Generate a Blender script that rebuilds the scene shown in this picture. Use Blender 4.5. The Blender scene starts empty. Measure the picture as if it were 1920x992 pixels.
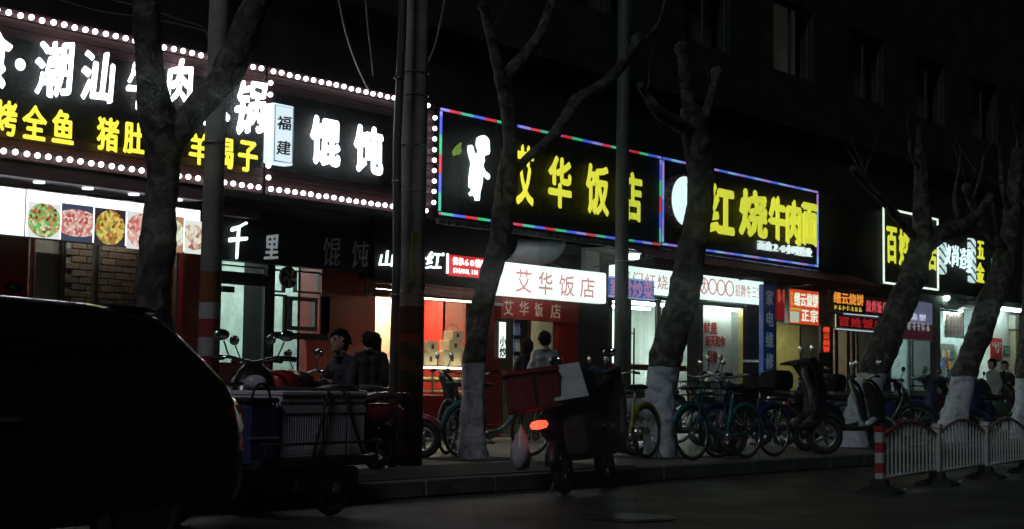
import bpy, bmesh, math, random
from mathutils import Vector, Matrix, noise
random.seed(7)
PI = math.pi
sc = bpy.context.scene
COL = sc.collection

# ------------------------------------------------------------------ camera
FPX, IW, IH = 3000.0, 1920.0, 992.0
TH = math.atan(2349 / 3000); PITCH = math.radians(4.37); ROLL = math.radians(0.7)
CAM = Vector((0, 0, 1.0))
_d0 = Vector((math.cos(TH), math.sin(TH), 0)); _r0 = Vector((math.sin(TH), -math.cos(TH), 0))
_d = _d0 * math.cos(PITCH) + Vector((0, 0, math.sin(PITCH)))
_u0 = -_d0 * math.sin(PITCH) + Vector((0, 0, math.cos(PITCH)))
_R = _r0 * math.cos(ROLL) + _u0 * math.sin(ROLL)
_U = _u0 * math.cos(ROLL) - _r0 * math.sin(ROLL)
cd = bpy.data.cameras.new('camera'); cam = bpy.data.objects.new('camera', cd); COL.objects.link(cam)
cd.sensor_width = 36; cd.lens = FPX / IW * 36; cd.clip_start = 0.1; cd.clip_end = 3000
cam.matrix_world = Matrix(((_R.x, _U.x, -_d.x, CAM.x), (_R.y, _U.y, -_d.y, CAM.y), (_R.z, _U.z, -_d.z, CAM.z), (0, 0, 0, 1)))
sc.camera = cam
def ray(x, y): return _d + _R * ((x - 960) / FPX) + _U * ((496 - y) / FPX)
def at(x, y, Y):
    q = ray(x, y); return CAM + q * (Y / q.y)
def gr(x, y, z=0.15):
    q = ray(x, y); return CAM + q * ((z - 1.0) / q.z)

# ------------------------------------------------------------------ world, street light, exposure
w = bpy.data.worlds.new('World'); sc.world = w; w.use_nodes = True
nt = w.node_tree; sky = nt.nodes.new('ShaderNodeTexSky'); sky.sky_type = 'NISHITA'; sky.sun_disc = False
SUN_EL, SUN_AZ = math.radians(40), math.radians(251)
sky.sun_elevation = SUN_EL; sky.sun_rotation = SUN_AZ
nt.links.new(sky.outputs[0], nt.nodes['Background'].inputs[0]); nt.nodes['Background'].inputs[1].default_value = 0.0002
sl = bpy.data.lights.new('street_light', 'SUN'); sl.energy = 0.5; sl.angle = math.radians(12); sl.color = (0.94, 0.84, 1.0)  # dim sun lamp standing in for unseen street lighting
so = bpy.data.objects.new('street_light', sl); COL.objects.link(so)
_sd = Vector((math.sin(SUN_AZ) * math.cos(SUN_EL), math.cos(SUN_AZ) * math.cos(SUN_EL), math.sin(SUN_EL)))
so.rotation_euler = _sd.to_track_quat('Z', 'Y').to_euler()
sc.view_settings.view_transform = 'Standard'; sc.view_settings.look = 'None'
sc.view_settings.exposure = 0.0; sc.view_settings.gamma = 1.0; sc.view_settings.use_curve_mapping = False
sc.render.engine = 'CYCLES'
sc.cycles.use_denoising = True; sc.cycles.sample_clamp_indirect = 4.0; sc.cycles.max_bounces = 6
sc.cycles.caustics_reflective = False; sc.cycles.caustics_refractive = False

# ------------------------------------------------------------------ materials
MATS = {}
def M(name, col, rough=0.6, metal=0.0, var=0.25, scale=6.0, bump=0.0, emit=None, es=0.0, spec=0.5, coat=0.0):
    if name in MATS: return MATS[name]
    m = bpy.data.materials.new(name); m.use_nodes = True; t = m.node_tree; b = t.nodes['Principled BSDF']
    b.inputs['Roughness'].default_value = rough; b.inputs['Metallic'].default_value = metal
    b.inputs['Specular IOR Level'].default_value = spec; b.inputs['Coat Weight'].default_value = coat
    tc = t.nodes.new('ShaderNodeTexCoord'); n = t.nodes.new('ShaderNodeTexNoise')
    n.inputs['Scale'].default_value = scale; n.inputs['Detail'].default_value = 6; n.inputs['Roughness'].default_value = 0.65
    t.links.new(tc.outputs['Object'], n.inputs['Vector'])
    r = t.nodes.new('ShaderNodeValToRGB'); c = Vector(col[:3])
    lo = c * (1 - var); hi = c * (1 + var * 0.8)
    r.color_ramp.elements[0].position = 0.3; r.color_ramp.elements[1].position = 0.72
    r.color_ramp.elements[0].color = (*lo, 1); r.color_ramp.elements[1].color = (min(hi.x, .95), min(hi.y, .95), min(hi.z, .95), 1)
    t.links.new(n.outputs['Fac'], r.inputs['Fac']); t.links.new(r.outputs['Color'], b.inputs['Base Color'])
    if rough > 0.12:
        mr = t.nodes.new('ShaderNodeMapRange'); mr.inputs['To Min'].default_value = max(rough - .12, .05); mr.inputs['To Max'].default_value = min(rough + .12, 1)
        t.links.new(n.outputs['Fac'], mr.inputs['Value']); t.links.new(mr.outputs['Result'], b.inputs['Roughness'])
    if bump > 0:
        bp = t.nodes.new('ShaderNodeBump'); bp.inputs['Strength'].default_value = bump; bp.inputs['Distance'].default_value = 0.02
        n2 = t.nodes.new('ShaderNodeTexNoise'); n2.inputs['Scale'].default_value = scale * 5; n2.inputs['Detail'].default_value = 5
        t.links.new(tc.outputs['Object'], n2.inputs['Vector']); t.links.new(n2.outputs['Fac'], bp.inputs['Height']); t.links.new(bp.outputs['Normal'], b.inputs['Normal'])
    if emit:
        b.inputs['Emission Color'].default_value = (*emit, 1); b.inputs['Emission Strength'].default_value = es
    MATS[name] = m; return m
def E(name, col, es, base=None):
    if name in MATS: return MATS[name]
    if name.startswith('tube_'): es *= 3.5
    m = bpy.data.materials.new(name); m.use_nodes = True; b = m.node_tree.nodes['Principled BSDF']
    b.inputs['Base Color'].default_value = (*(base or (0.6 * col[0], 0.6 * col[1], 0.6 * col[2])), 1); b.inputs['Roughness'].default_value = 0.4
    b.inputs['Emission Color'].default_value = (*col, 1); b.inputs['Emission Strength'].default_value = es
    MATS[name] = m; return m
def nodes_of(name):
    m = bpy.data.materials.new(name); m.use_nodes = True; MATS[name] = m
    return m, m.node_tree, m.node_tree.nodes['Principled BSDF']
def glass(name, tint=(0.9, 0.95, 0.93), gloss=0.12):
    if name in MATS: return MATS[name]
    m = bpy.data.materials.new(name); m.use_nodes = True; t = m.node_tree; t.nodes.clear(); MATS[name] = m
    o = t.nodes.new('ShaderNodeOutputMaterial'); mx = t.nodes.new('ShaderNodeMixShader'); a = t.nodes.new('ShaderNodeBsdfTransparent'); g = t.nodes.new('ShaderNodeBsdfGlossy')
    a.inputs[0].default_value = (*tint, 1); g.inputs['Roughness'].default_value = 0.06; g.inputs[0].default_value = (.9, .9, .9, 1)
    mx.inputs[0].default_value = gloss
    t.links.new(a.outputs[0], mx.inputs[1]); t.links.new(g.outputs[0], mx.inputs[2]); t.links.new(mx.outputs[0], o.inputs[0]); return m

# ------------------------------------------------------------------ mesh helpers
class MB:
    def __init__(s): s.v = []; s.f = []; s.sm = []
    def add(s, vs, fs, smooth=False):
        o = len(s.v); s.v += [tuple(p) for p in vs]; s.f += [tuple(i + o for i in f) for f in fs]; s.sm += [smooth] * len(fs); return s
    def box(s, x0, x1, y0, y1, z0, z1, T=None):
        p = [Vector(q) for q in ((x0,y0,z0),(x1,y0,z0),(x1,y1,z0),(x0,y1,z0),(x0,y0,z1),(x1,y0,z1),(x1,y1,z1),(x0,y1,z1))]
        if T: p = [T @ q for q in p]
        return s.add(p, ((0,3,2,1),(4,5,6,7),(0,1,5,4),(1,2,6,5),(2,3,7,6),(3,0,4,7)))
    def bbox(s, x0, x1, y0, y1, z0, z1, b=0.02, T=None):          # box with chamfered vertical + horizontal edges
        secs = []
        for z, k in ((z0, b), (z0 + b, 0), (z1 - b, 0), (z1, b)):
            X0, X1, Y0, Y1 = x0 + k, x1 - k, y0 + k, y1 - k
            secs.append([Vector(q) for q in ((X0+b,Y0,z),(X1-b,Y0,z),(X1,Y0+b,z),(X1,Y1-b,z),(X1-b,Y1,z),(X0+b,Y1,z),(X0,Y1-b,z),(X0,Y0+b,z))])
        if T: secs = [[T @ q for q in r] for r in secs]
        return s.loft(secs, smooth=False)
    def loft(s, secs, closed=True, caps=True, smooth=True):
        n = len(secs[0]); vs = [p for r in secs for p in r]; fs = []
        for i in range(len(secs) - 1):
            for j in range(n if closed else n - 1):
                k = (j + 1) % n; fs.append((i*n+j, i*n+k, (i+1)*n+k, (i+1)*n+j))
        o = len(s.v); s.add(vs, fs, smooth)
        if caps and closed:
            s.f += [tuple(o + j for j in reversed(range(n))), tuple(o + (len(secs)-1)*n + j for j in range(n))]; s.sm += [False, False]
        return s
    def tube(s, pts, rad, n=8, smooth=True):
        pts = [Vector(p) for p in pts]
        if not isinstance(rad, (list, tuple)): rad = [rad] * len(pts)
        secs = []; up = None
        for i, p in enumerate(pts):
            t = (pts[min(i+1, len(pts)-1)] - pts[max(i-1, 0)]).normalized()
            if up is None: up = Vector((0,0,1)) if abs(t.z) < .9 else Vector((1,0,0))
            a = t.cross(up).normalized(); b = a.cross(t).normalized(); up = b
            secs.append([p + (a * math.cos(2*PI*k/n) + b * math.sin(2*PI*k/n)) * rad[i] for k in range(n)])
        return s.loft(secs, smooth=smooth)
    def ball(s, c, r, n=8, m=6, sc=(1,1,1), T=None):
        c = Vector(c); vs = [];
        for i in range(m + 1):
            a = PI * i / m
            for j in range(n):
                b = 2 * PI * j / n
                q = Vector((math.sin(a)*math.cos(b)*sc[0], math.sin(a)*math.sin(b)*sc[1], math.cos(a)*sc[2])) * r
                vs.append(c + (T @ q if T else q))
        fs = [(i*n+j, (i+1)*n+j, (i+1)*n+(j+1)%n, i*n+(j+1)%n) for i in range(m) for j in range(n)]
        return s.add(vs, fs, True)
    def torus(s, c, R, r, axis='y', n=24, m=8, a0=0, a1=2*PI):
        c = Vector(c); full = abs(a1 - a0 - 2*PI) < 1e-6; secs = []
        for i in range(n if full else n + 1):
            a = a0 + (a1 - a0) * i / n; sec = []
            for j in range(m):
                b = 2*PI*j/m; k = R + r * math.cos(b); h = r * math.sin(b)
                q = (k*math.cos(a), h, k*math.sin(a)) if axis == 'y' else ((k*math.cos(a), k*math.sin(a), h) if axis == 'z' else (h, k*math.cos(a), k*math.sin(a)))
                sec.append(c + Vector(q))
            secs.append(sec)
        if full: secs.append(secs[0])
        return s.loft(secs, caps=not full)
    def prism(s, poly, y0, y1, T=None, smooth=False):             # polygon in XZ extruded along Y
        a = [Vector((x, y0, z)) for x, z in poly]; b = [Vector((x, y1, z)) for x, z in poly]
        if T: a = [T @ q for q in a]; b = [T @ q for q in b]
        return s.loft([a, b], smooth=smooth)
    def mesh(s, name, mat):
        m = bpy.data.meshes.new(name); m.from_pydata(s.v, [], s.f); m.polygons.foreach_set('use_smooth', s.sm)
        m.materials.append(mat); bm = bmesh.new(); bm.from_mesh(m); bmesh.ops.recalc_face_normals(bm, faces=bm.faces); bm.to_mesh(m); bm.free(); return m
    def build(s, name, mat, parent=None): return link(name, s.mesh(name, mat), parent)
WORLDP = set()
def link(name, data, parent=None):
    o = bpy.data.objects.new(name, data); COL.objects.link(o)
    if parent:
        o.parent = parent
        if parent.name in WORLDP:
            p = parent; mm = p.matrix_basis.copy()
            o.matrix_parent_inverse = mm.inverted()
    return o
def tag(o, label, cat, group=None, kind=None):
    o['label'] = label; o['category'] = cat
    if group: o['group'] = group
    if kind: o['kind'] = kind
    return o
def thing(name, label, cat, loc=(0,0,0), rz=0, group=None, world=False):
    o = bpy.data.objects.new(name, None); COL.objects.link(o); o.empty_display_size = .2
    o.location = loc; o.rotation_euler = (0, 0, rz); tag(o, label, cat, group)
    if world: WORLDP.add(o.name)
    return o
def struct(name, mb, mat):
    o = mb.build(name, mat); o['kind'] = 'structure'; return o
def copy_tree(o, parent=None):
    c = o.copy(); COL.objects.link(c); c.parent = parent
    for ch in list(o.children): copy_tree(ch, c)
    return c
def TM(loc=(0,0,0), rx=0, ry=0, rz=0):
    return Matrix.Translation(loc) @ Matrix.Rotation(rz, 4, 'Z') @ Matrix.Rotation(ry, 4, 'Y') @ Matrix.Rotation(rx, 4, 'X')
def sub(parent):        # a part whose own parts are built in world coordinates as well
    return parent

# ------------------------------------------------------------------ lettering
GL = {}
def glyph(ch, mat, wt=0.02, em=False, brush=0.0):
    key = (ch, mat.name, wt, em, brush)
    if key in GL: return GL[key]
    def face(ex):
        c = bpy.data.curves.new('glyph', 'FONT'); c.body = ch; c.resolution_u = 2; c.extrude = ex
        o = bpy.data.objects.new('glyph', c); m_ = bpy.data.meshes.new_from_object(o); bpy.data.objects.remove(o); bpy.data.curves.remove(c); return m_
    m = face(.5)
    if wt > .001 and len(m.vertices):         # thicken the strokes with shifted copies a hair apart in depth
        f_ = face(0.0); acc = MB(); acc.add([v.co for v in m.vertices], [tuple(q.vertices) for q in m.polygons]); bpy.data.meshes.remove(m)
        for k in range(8):
            a_ = 2*PI*k/8 + .2; acc.add([(v.co.x + wt*math.cos(a_), v.co.y + wt*math.sin(a_), .5 + .04*(k+1)) for v in f_.vertices], [tuple(q.vertices) for q in f_.polygons])
        bpy.data.meshes.remove(f_); m = bpy.data.meshes.new('lettering'); m.from_pydata(acc.v, [], acc.f)
    xs = [v.co.x for v in m.vertices]; ys = [v.co.y for v in m.vertices]
    if not xs: GL[key] = m; return m
    if em: cx, cy, sx, sy = .5 * (min(xs) + max(xs)) if ord(ch) < 256 else .5, .38, 1.0, 1.0
    else: cx, cy, sx, sy = (min(xs)+max(xs))/2, (min(ys)+max(ys))/2, max(xs)-min(xs), max(ys)-min(ys)
    for v in m.vertices:
        x, y, z = (v.co.x - cx)/sx, (v.co.y - cy)/sy, v.co.z
        if brush:
            q = noise.noise_vector(Vector((x * 3.1 + ord(ch) % 17, y * 3.1, 0))); x += q.x * brush * .5; y += q.y * brush * .5
            x += y * brush * .8; y += x * brush * .7
        v.co = (x, -z, y)
    m.materials.clear(); m.materials.append(mat); m.name = 'lettering'
    GL[key] = m; return m
def char_at(parent, ch, x0, y0, x1, y1, Y, mat, wt=0.03, depth=.04, brush=0.0, name='character'):
    wt *= .62; depth *= .4
    xc, yc = (x0+x1)/2, (y0+y1)/2
    a, b = at(x0, yc, Y), at(x1, yc, Y); t, u = at(xc, y0, Y), at(xc, y1, Y)
    o = link(name, glyph(ch, mat, wt, False, brush), parent)
    o.location = ((a.x+b.x)/2, Y, (t.z+u.z)/2); o.scale = (abs(b.x-a.x), depth, abs(t.z-u.z)); return o
def textline(parent, s, X0, X1, Z0, Z1, Y, mat, wt=0.02, depth=.01, fill=.92, name='character', joined=False, vertical=False, asp=None):
    n = len(s); acc = MB()
    for i, ch in enumerate(s):
        if ch == ' ': continue
        if vertical: st = (Z1 - Z0)/n; cx, cz, wd, ht = (X0+X1)/2, Z1 - st*(i+.5), (X1-X0)*fill, st*fill
        else: st = (X1 - X0)/n; cx, cz, wd, ht = X0 + st*(i+.5), (Z0+Z1)/2, st*fill, (Z1-Z0)*fill
        if ord(ch) < 256 and not vertical: wd *= 1.5
        g = glyph(ch, mat, wt, True)
        if joined:
            acc.add([(cx + v.co.x*wd, Y + v.co.y*depth, cz + v.co.z*ht) for v in g.vertices], [tuple(p.vertices) for p in g.polygons])
        else:
            o = link(name, g, parent); o.location = (cx, Y, cz); o.scale = (wd, depth, ht)
    if joined: return acc.build('lettering', mat, parent)
def print_rows(parent, X0, X1, Z0, Z1, Y, mat, n=4, rows=1, vertical=False):   # lines of print too small to read
    acc = MB(); rn = random.Random(n*31 + rows)
    for r_ in range(rows):
        for i in range(n):
            w_, h_ = (X1-X0)/n, (Z1-Z0)/rows; cx, cz = X0 + w_*(i+.5), Z0 + h_*(r_+.5)
            for q in range(4):
                a, b_ = rn.uniform(-.34,.1)*w_, rn.uniform(-.36,.3)*h_
                if q % 2: acc.box(cx-.36*w_, cx+.36*w_, Y-.001*q, Y+.003, cz+b_, cz+b_+.1*h_)
                else: acc.box(cx+a, cx+a+.13*w_, Y-.001*q, Y+.003, cz-.4*h_, cz+.4*h_)
    return acc.build('print', mat, parent)
def px_rect(x0, x1, yt, yb, Y):        # world rectangle on plane Y from pixel: left/right columns and top/bottom at the left column
    a, b = at(x0, yt, Y), at(x0, yb, Y); c = at(x1, (yt+yb)/2 + 20, Y)
    return a.x, c.x, b.z, a.z

# ------------------------------------------------------------------ shared materials
asphalt, t, b = nodes_of('asphalt')
tc = t.nodes.new('ShaderNodeTexCoord'); n1 = t.nodes.new('ShaderNodeTexNoise'); n1.inputs['Scale'].default_value = 1.1; n1.inputs['Detail'].default_value = 10
n2 = t.nodes.new('ShaderNodeTexNoise'); n2.inputs['Scale'].default_value = 90; n2.inputs['Detail'].default_value = 3
r1 = t.nodes.new('ShaderNodeValToRGB'); r1.color_ramp.elements[0].color = (.028, .027, .029, 1); r1.color_ramp.elements[1].color = (.065, .062, .064, 1)
rr = t.nodes.new('ShaderNodeValToRGB'); rr.color_ramp.elements[0].position = .38; rr.color_ramp.elements[1].position = .62
rr.color_ramp.elements[0].color = (.45, .45, .45, 1); rr.color_ramp.elements[1].color = (.62, .62, .62, 1)
bp = t.nodes.new('ShaderNodeBump'); bp.inputs['Strength'].default_value = .35; bp.inputs['Distance'].default_value = .01
for n in (n1, n2): t.links.new(tc.outputs['Object'], n.inputs['Vector'])
mxx = t.nodes.new('ShaderNodeMix'); mxx.inputs['Factor'].default_value = .5
t.links.new(n1.outputs['Fac'], mxx.inputs['A']); t.links.new(n2.outputs['Fac'], mxx.inputs['B'])
t.links.new(mxx.outputs['Result'], r1.inputs['Fac']); t.links.new(r1.outputs['Color'], b.inputs['Base Color'])
t.links.new(n1.outputs['Fac'], rr.inputs['Fac']); t.links.new(rr.outputs['Color'], b.inputs['Roughness'])
t.links.new(n2.outputs['Fac'], bp.inputs['Height']); t.links.new(bp.outputs['Normal'], b.inputs['Normal'])

paving, t, b = nodes_of('paving')
tc = t.nodes.new('ShaderNodeTexCoord'); br = t.nodes.new('ShaderNodeTexBrick'); br.inputs['Scale'].default_value = 1; br.inputs['Brick Width'].default_value = .4; br.inputs['Row Height'].default_value = .2
br.inputs['Mortar Size'].default_value = .008; br.inputs['Color1'].default_value = (.24, .22, .2, 1); br.inputs['Color2'].default_value = (.17, .16, .155, 1); br.inputs['Mortar'].default_value = (.06, .06, .06, 1)
n1 = t.nodes.new('ShaderNodeTexNoise'); n1.inputs['Scale'].default_value = 1.3; n1.inputs['Detail'].default_value = 8
mx = t.nodes.new('ShaderNodeMix'); mx.data_type = 'RGBA'; mx.blend_type = 'MULTIPLY'; mx.inputs['Factor'].default_value = .75
rc = t.nodes.new('ShaderNodeValToRGB'); rc.color_ramp.elements[0].position = .35; rc.color_ramp.elements[0].color = (.35, .34, .33, 1); rc.color_ramp.elements[1].position = .7; rc.color_ramp.elements[1].color = (1, 1, 1, 1)
t.links.new(tc.outputs['Object'], br.inputs['Vector']); t.links.new(tc.outputs['Object'], n1.inputs['Vector']); t.links.new(n1.outputs['Fac'], rc.inputs['Fac'])
t.links.new(br.outputs['Color'], mx.inputs['A']); t.links.new(rc.outputs['Color'], mx.inputs['B']); t.links.new(mx.outputs['Result'], b.inputs['Base Color'])
b.inputs['Roughness'].default_value = .55
bp = t.nodes.new('ShaderNodeBump'); bp.inputs['Strength'].default_value = .5; bp.inputs['Distance'].default_value = .01
t.links.new(br.outputs['Fac'], bp.inputs['Height']); bp.invert = True; t.links.new(bp.outputs['Normal'], b.inputs['Normal'])

bark, t, b = nodes_of('bark')               # plane-tree bark, with a coat of whitewash up to 1.2 m
geo = t.nodes.new('ShaderNodeNewGeometry'); sep = t.nodes.new('ShaderNodeSeparateXYZ'); t.links.new(geo.outputs['Position'], sep.inputs[0])
vo = t.nodes.new('ShaderNodeTexNoise'); vo.inputs['Scale'].default_value = 7; vo.inputs['Detail'].default_value = 7; vo.inputs['Distortion'].default_value = .6
t.links.new(geo.outputs['Position'], vo.inputs['Vector'])
r1 = t.nodes.new('ShaderNodeValToRGB'); e = r1.color_ramp.elements; e[0].position = .36; e[0].color = (.03, .026, .022, 1); e[1].position = .66; e[1].color = (.15, .14, .12, 1)
x = e.new(.5); x.color = (.065, .057, .05, 1)
t.links.new(vo.outputs['Fac'], r1.inputs['Fac'])
r2 = t.nodes.new('ShaderNodeValToRGB'); e = r2.color_ramp.elements; e[0].position = .33; e[0].color = (.36, .37, .43, 1); e[1].position = .5; e[1].color = (.72, .73, .82, 1)
t.links.new(vo.outputs['Fac'], r2.inputs['Fac'])
ml = t.nodes.new('ShaderNodeMath'); ml.operation = 'MULTIPLY_ADD'; ml.inputs[1].default_value = .12; t.links.new(vo.outputs['Fac'], ml.inputs[0]); t.links.new(sep.outputs['Z'], ml.inputs[2])
lt = t.nodes.new('ShaderNodeMath'); lt.operation = 'LESS_THAN'; lt.inputs[1].default_value = 1.33; t.links.new(ml.outputs[0], lt.inputs[0])
mx = t.nodes.new('ShaderNodeMix'); mx.data_type = 'RGBA'; t.links.new(lt.outputs[0], mx.inputs['Factor']); t.links.new(r1.outputs[0], mx.inputs['A']); t.links.new(r2.outputs[0], mx.inputs['B'])
t.links.new(mx.outputs['Result'], b.inputs['Base Color']); b.inputs['Roughness'].default_value = .85
bp = t.nodes.new('ShaderNodeBump'); bp.inputs['Strength'].default_value = .9; bp.inputs['Distance'].default_value = .06; t.links.new(vo.outputs['Fac'], bp.inputs['Height']); t.links.new(bp.outputs['Normal'], b.inputs['Normal'])

concrete = M('concrete', (.16, .155, .15), .8, bump=.3, scale=4)
wallm = M('upper_wall', (.06, .056, .055), .9, bump=.3, scale=1.2, var=.5, spec=.2)
black = M('black_panel', (.012, .012, .013), .7, var=.3, spec=.15)
blackg = M('black_gloss', (.01, .01, .012), .6, var=.2, spec=.2)
dkred = M('dark_red_cladding', (.05, .012, .014), .6, scale=3)
red = M('red_paint', (.42, .025, .02), .45, scale=4)
redd = M('red_shutter', (.2, .018, .016), .5)
white = M('white_paint', (.75, .75, .74), .55, var=.1)
cream = M('cream_wall', (.62, .55, .42), .7, var=.15)
grey = M('grey_metal', (.3, .3, .31), .4, .6)
steel = M('steel', (.55, .55, .56), .28, .9, var=.12)
chrome = M('chrome', (.75, .75, .76), .12, 1, var=.08)
rubber = M('rubber', (.018, .018, .018), .75)
plast = M('black_plastic', (.02, .02, .022), .45)
gl = glass('shop_glass', gloss=.06); glg = glass('shop_glass_green', (.74, .92, .86), .06); gld = glass('window_glass', (.25, .28, .3), .1)
w_led = E('white_led_letters', (.97, .92, 1.0), 5.0)
y_led = E('yellow_led_letters', (1.0, .8, .07), 1.5)
bulb_m = E('sign_bulb_glow', (1.0, .88, .96), 6.0)
lb = E('lightbox_white', (1.0, .95, .99), 2.2)
tubel = E('tube_light', (.95, 1.0, .97), 7.0)
warml = E('warm_light', (1.0, .8, .52), 46.0)
print_red = M('red_print', (.45, .05, .05), .6)

# ================================================================== the setting
KY = 9.5                                    # kerb line
struct('road', MB().add([(-400,-400,0),(600,-400,0),(600,KY+.1,0),(-400,KY+.1,0)], [(0,1,2,3)]), asphalt)
struct('ground', MB().add([(-400,21,-.02),(600,21,-.02),(600,600,-.02),(-400,600,-.02)], [(0,1,2,3)]), M('soil', (.07,.06,.05), .9))
struct('pavement', MB().box(-30, 90, KY+.16, 22, -.05, .15), paving)
kerb = struct('kerb', MB().box(-30, 90, KY-.0+.03, KY+.158, -.05, .11), concrete)
ks = MB().bbox(-.485, .485, -.085, .085, 0, .15, .012).mesh('kerb_stone', M('kerb_granite', (.1,.098,.095), .8, bump=.5, scale=5, var=.5))
for i in range(44):
    o = link('kerb_stone', ks, kerb); o.location = (4.5 + i * .985, KY + .075 + random.uniform(-.006, .006), random.uniform(.003, .01)); o.rotation_euler.z = random.uniform(-.006, .006)
struct('dark_strip', MB().box(5, 14.6, KY+.2, 11.15, .1, .163), M('dark_ground', (.035,.03,.026), .95, bump=.8, scale=5))  # darker, rough strip laid along the kerb side of the pavement
p = gr(1180, 972, 0)
mh = thing('manhole_cover', 'round iron manhole cover set in the dark road', 'manhole cover', (p.x, p.y, 0))
MB().tube([(0,0,.004),(0,0,.012)], .36, 28).build('rim', M('iron', (.09,.085,.08), .4, .7), mh)
MB().tube([(0,0,.012),(0,0,.018)], .3, 28).build('lid', M('iron_lid', (.13,.125,.12), .32, .8, bump=.6), mh)

# ---- the building behind the shops
FY = 17.0
bld = thing('shop_row_building', 'long dark multi-storey building above the row of lit shops', 'building', (20, FY, .15), world=True)
WINX = [x for x in (12.2, 16.4, 20.6, 24.8, 28.6, 32.4, 36.2, 40.0, 43.8, 47.6, 51.4)]
upw = MB(); edges = [-12.0]
for x in WINX: edges += [x - .95, x + .95]
edges.append(80.0)
for i in range(0, len(edges), 2): upw.box(edges[i], edges[i+1], 17.25, 17.6, 3.4, 15)
for x in WINX: upw.box(x-.95, x+.95, 17.25, 17.6, 3.4, 8.15); upw.box(x-.95, x+.95, 17.25, 17.6, 9.85, 15)
upw.box(-12, 80, 17.6, 24, 14.8, 15); upw.box(-12, 80, 23.7, 24, .15, 14.8)
upw.build('wall', wallm, bld)
MB().box(-12, 80, 17.02, 17.248, 6.9, 7.12).build('ledge', wallm, bld)
litw = E('dim_window_light', (.9, .75, .6), .018)
for k, x in enumerate(WINX):
    f = MB()
    for a, b_ in ((-.94, -.88), (-.03, .03), (.88, .94)): f.box(x+a, x+b_, 17.34, 17.4, 8.16, 9.84)
    f.box(x-.88, x+.88, 17.342, 17.398, 8.16, 8.22); f.box(x-.88, x+.88, 17.342, 17.398, 9.78, 9.84)
    wf = f.build('window', M('old_frame', (.07,.07,.07), .6), bld)
    for s in (-1, 1):
        pn = MB().box(x + (.03 if s > 0 else -.88), x + (.88 if s > 0 else -.03), 17.362, 17.372, 8.22, 9.78).build('pane', gld, None)
        pn.parent = wf; pn.matrix_parent_inverse = bld.matrix_basis.inverted()
    bars = MB()
    for j in range(13): bars.tube([(x-.9+j*.15, 17.0, 8.1), (x-.9+j*.15, 17.0, 9.9)], .011, 5)
    for z in (8.1, 9.0, 9.9):
        bars.tube([(x-.93, 17.0, z), (x+.93, 17.0, z)], .014, 5); bars.tube([(x-.93, 17.0, z), (x-.93, 17.26, z)], .014, 5); bars.tube([(x+.93, 17.0, z), (x+.93, 17.26, z)], .014, 5)
    bg = bars.build('security_bars', M('old_frame', (.07,.07,.07), .6), None); bg.parent = wf; bg.matrix_parent_inverse = bld.matrix_basis.inverted()
    MB().box(x-.9, x+.9, 17.7, 17.72, 8.1, 9.9).build('curtain', litw if abs(x - 32.4) < .1 else M('curtain', (.3,.27,.25), .9), bld)
def X17(px, Y=FY): return at(px, 690, Y).x
# pillars between shops, ground to soffit  (px extents on the facade plane)
for (a, b_, m_, z1) in ((-6, 46, red, 3.42), (344, 372, M('dark_red_tile', (.3,.02,.018), .35), 3.42), (498, 512, black, 3.42), (600, 702, redd, 3.42), (872, 940, redd, 3.42), (1082, 1140, M('dark_pillar', (.05,.045,.045), .6), 3.42),
                        (1288, 1314, M('pillar_plaster', (.26,.26,.26), .7), 3.42), (1402, 1456, M('pillar_plaster', (.26,.26,.26), .7), 3.42), (1536, 1562, M('dark_pillar', (.05,.045,.045), .6), 3.42), (1642, 1664, M('dark_pillar', (.05,.045,.045), .6), 3.42),
                        (1744, 1764, M('pillar_plaster', (.26,.26,.26), .7), 3.42), (1858, 1912, white, 3.42)):
    MB().box(X17(a), X17(b_), FY, FY + .5, .15, z1).build('pillar', m_, bld)
MB().box(-12, X17(-6), FY, FY+.4, .15, 3.39).build('plain_front', M('dark_pillar', (.05,.045,.045), .6), bld)
MB().box(X17(1912)+.01, 80, FY, FY+.4, .15, 3.39).build('plain_front', wallm, bld)
MB().box(-12, 80, FY+.05, FY+4.4, 3.42, 3.6).build('floor_slab', concrete, bld)

# ---- shop rooms
def room(name, label, pa, pb, depth, wall, floor, zc=3.05, lights=2, tube=tubel, wid=.06, sidem=None):
    x0, x1 = X17(pa), X17(pb)
    r = thing(name, label, 'shop', ((x0+x1)/2, FY, .15), world=True)
    MB().box(x0, x1, FY+depth, FY+depth+.1, .15, zc).build('back_wall', wall, r)
    MB().box(x0-.06, x0, FY+.45, FY+depth, .15, zc).build('side_wall', sidem or wall, r)
    MB().box(x1, x1+.06, FY+.45, FY+depth, .15, zc).build('side_wall', sidem or wall, r)
    MB().box(x0-.06, x1+.06, FY+.1, FY+depth+.1, zc+.003, zc+.08).build('ceiling_panel', M('ceiling_white', (.7,.7,.68), .8), r)
    MB().box(x0-.06, x1+.06, FY+.02, FY+depth+.1, .152, .175).build('floor_tiles', floor, r)
    MB().box(x0-.06, x1+.06, FY+.1, FY+.2, zc+.081, 3.42).build('transom', M('dark_pillar', (.05,.045,.045), .6), r)
    for i in range(lights):
        y = FY + depth * (i + .6) / (lights + .2)
        l_ = MB().box(x0 + (x1-x0)*.2, x1 - (x1-x0)*.2, y-wid, y+wid, zc-.07, zc-.03).build('tube_light', tube, r)
        MB().box(x0 + (x1-x0)*.18, x1 - (x1-x0)*.18, y-wid*1.4, y+wid*1.4, zc-.029, zc+.001).build('light_housing', white, r)
    return r, x0, x1
tile = M('floor_tile', (.4,.38,.35), .3, scale=3)

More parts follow.
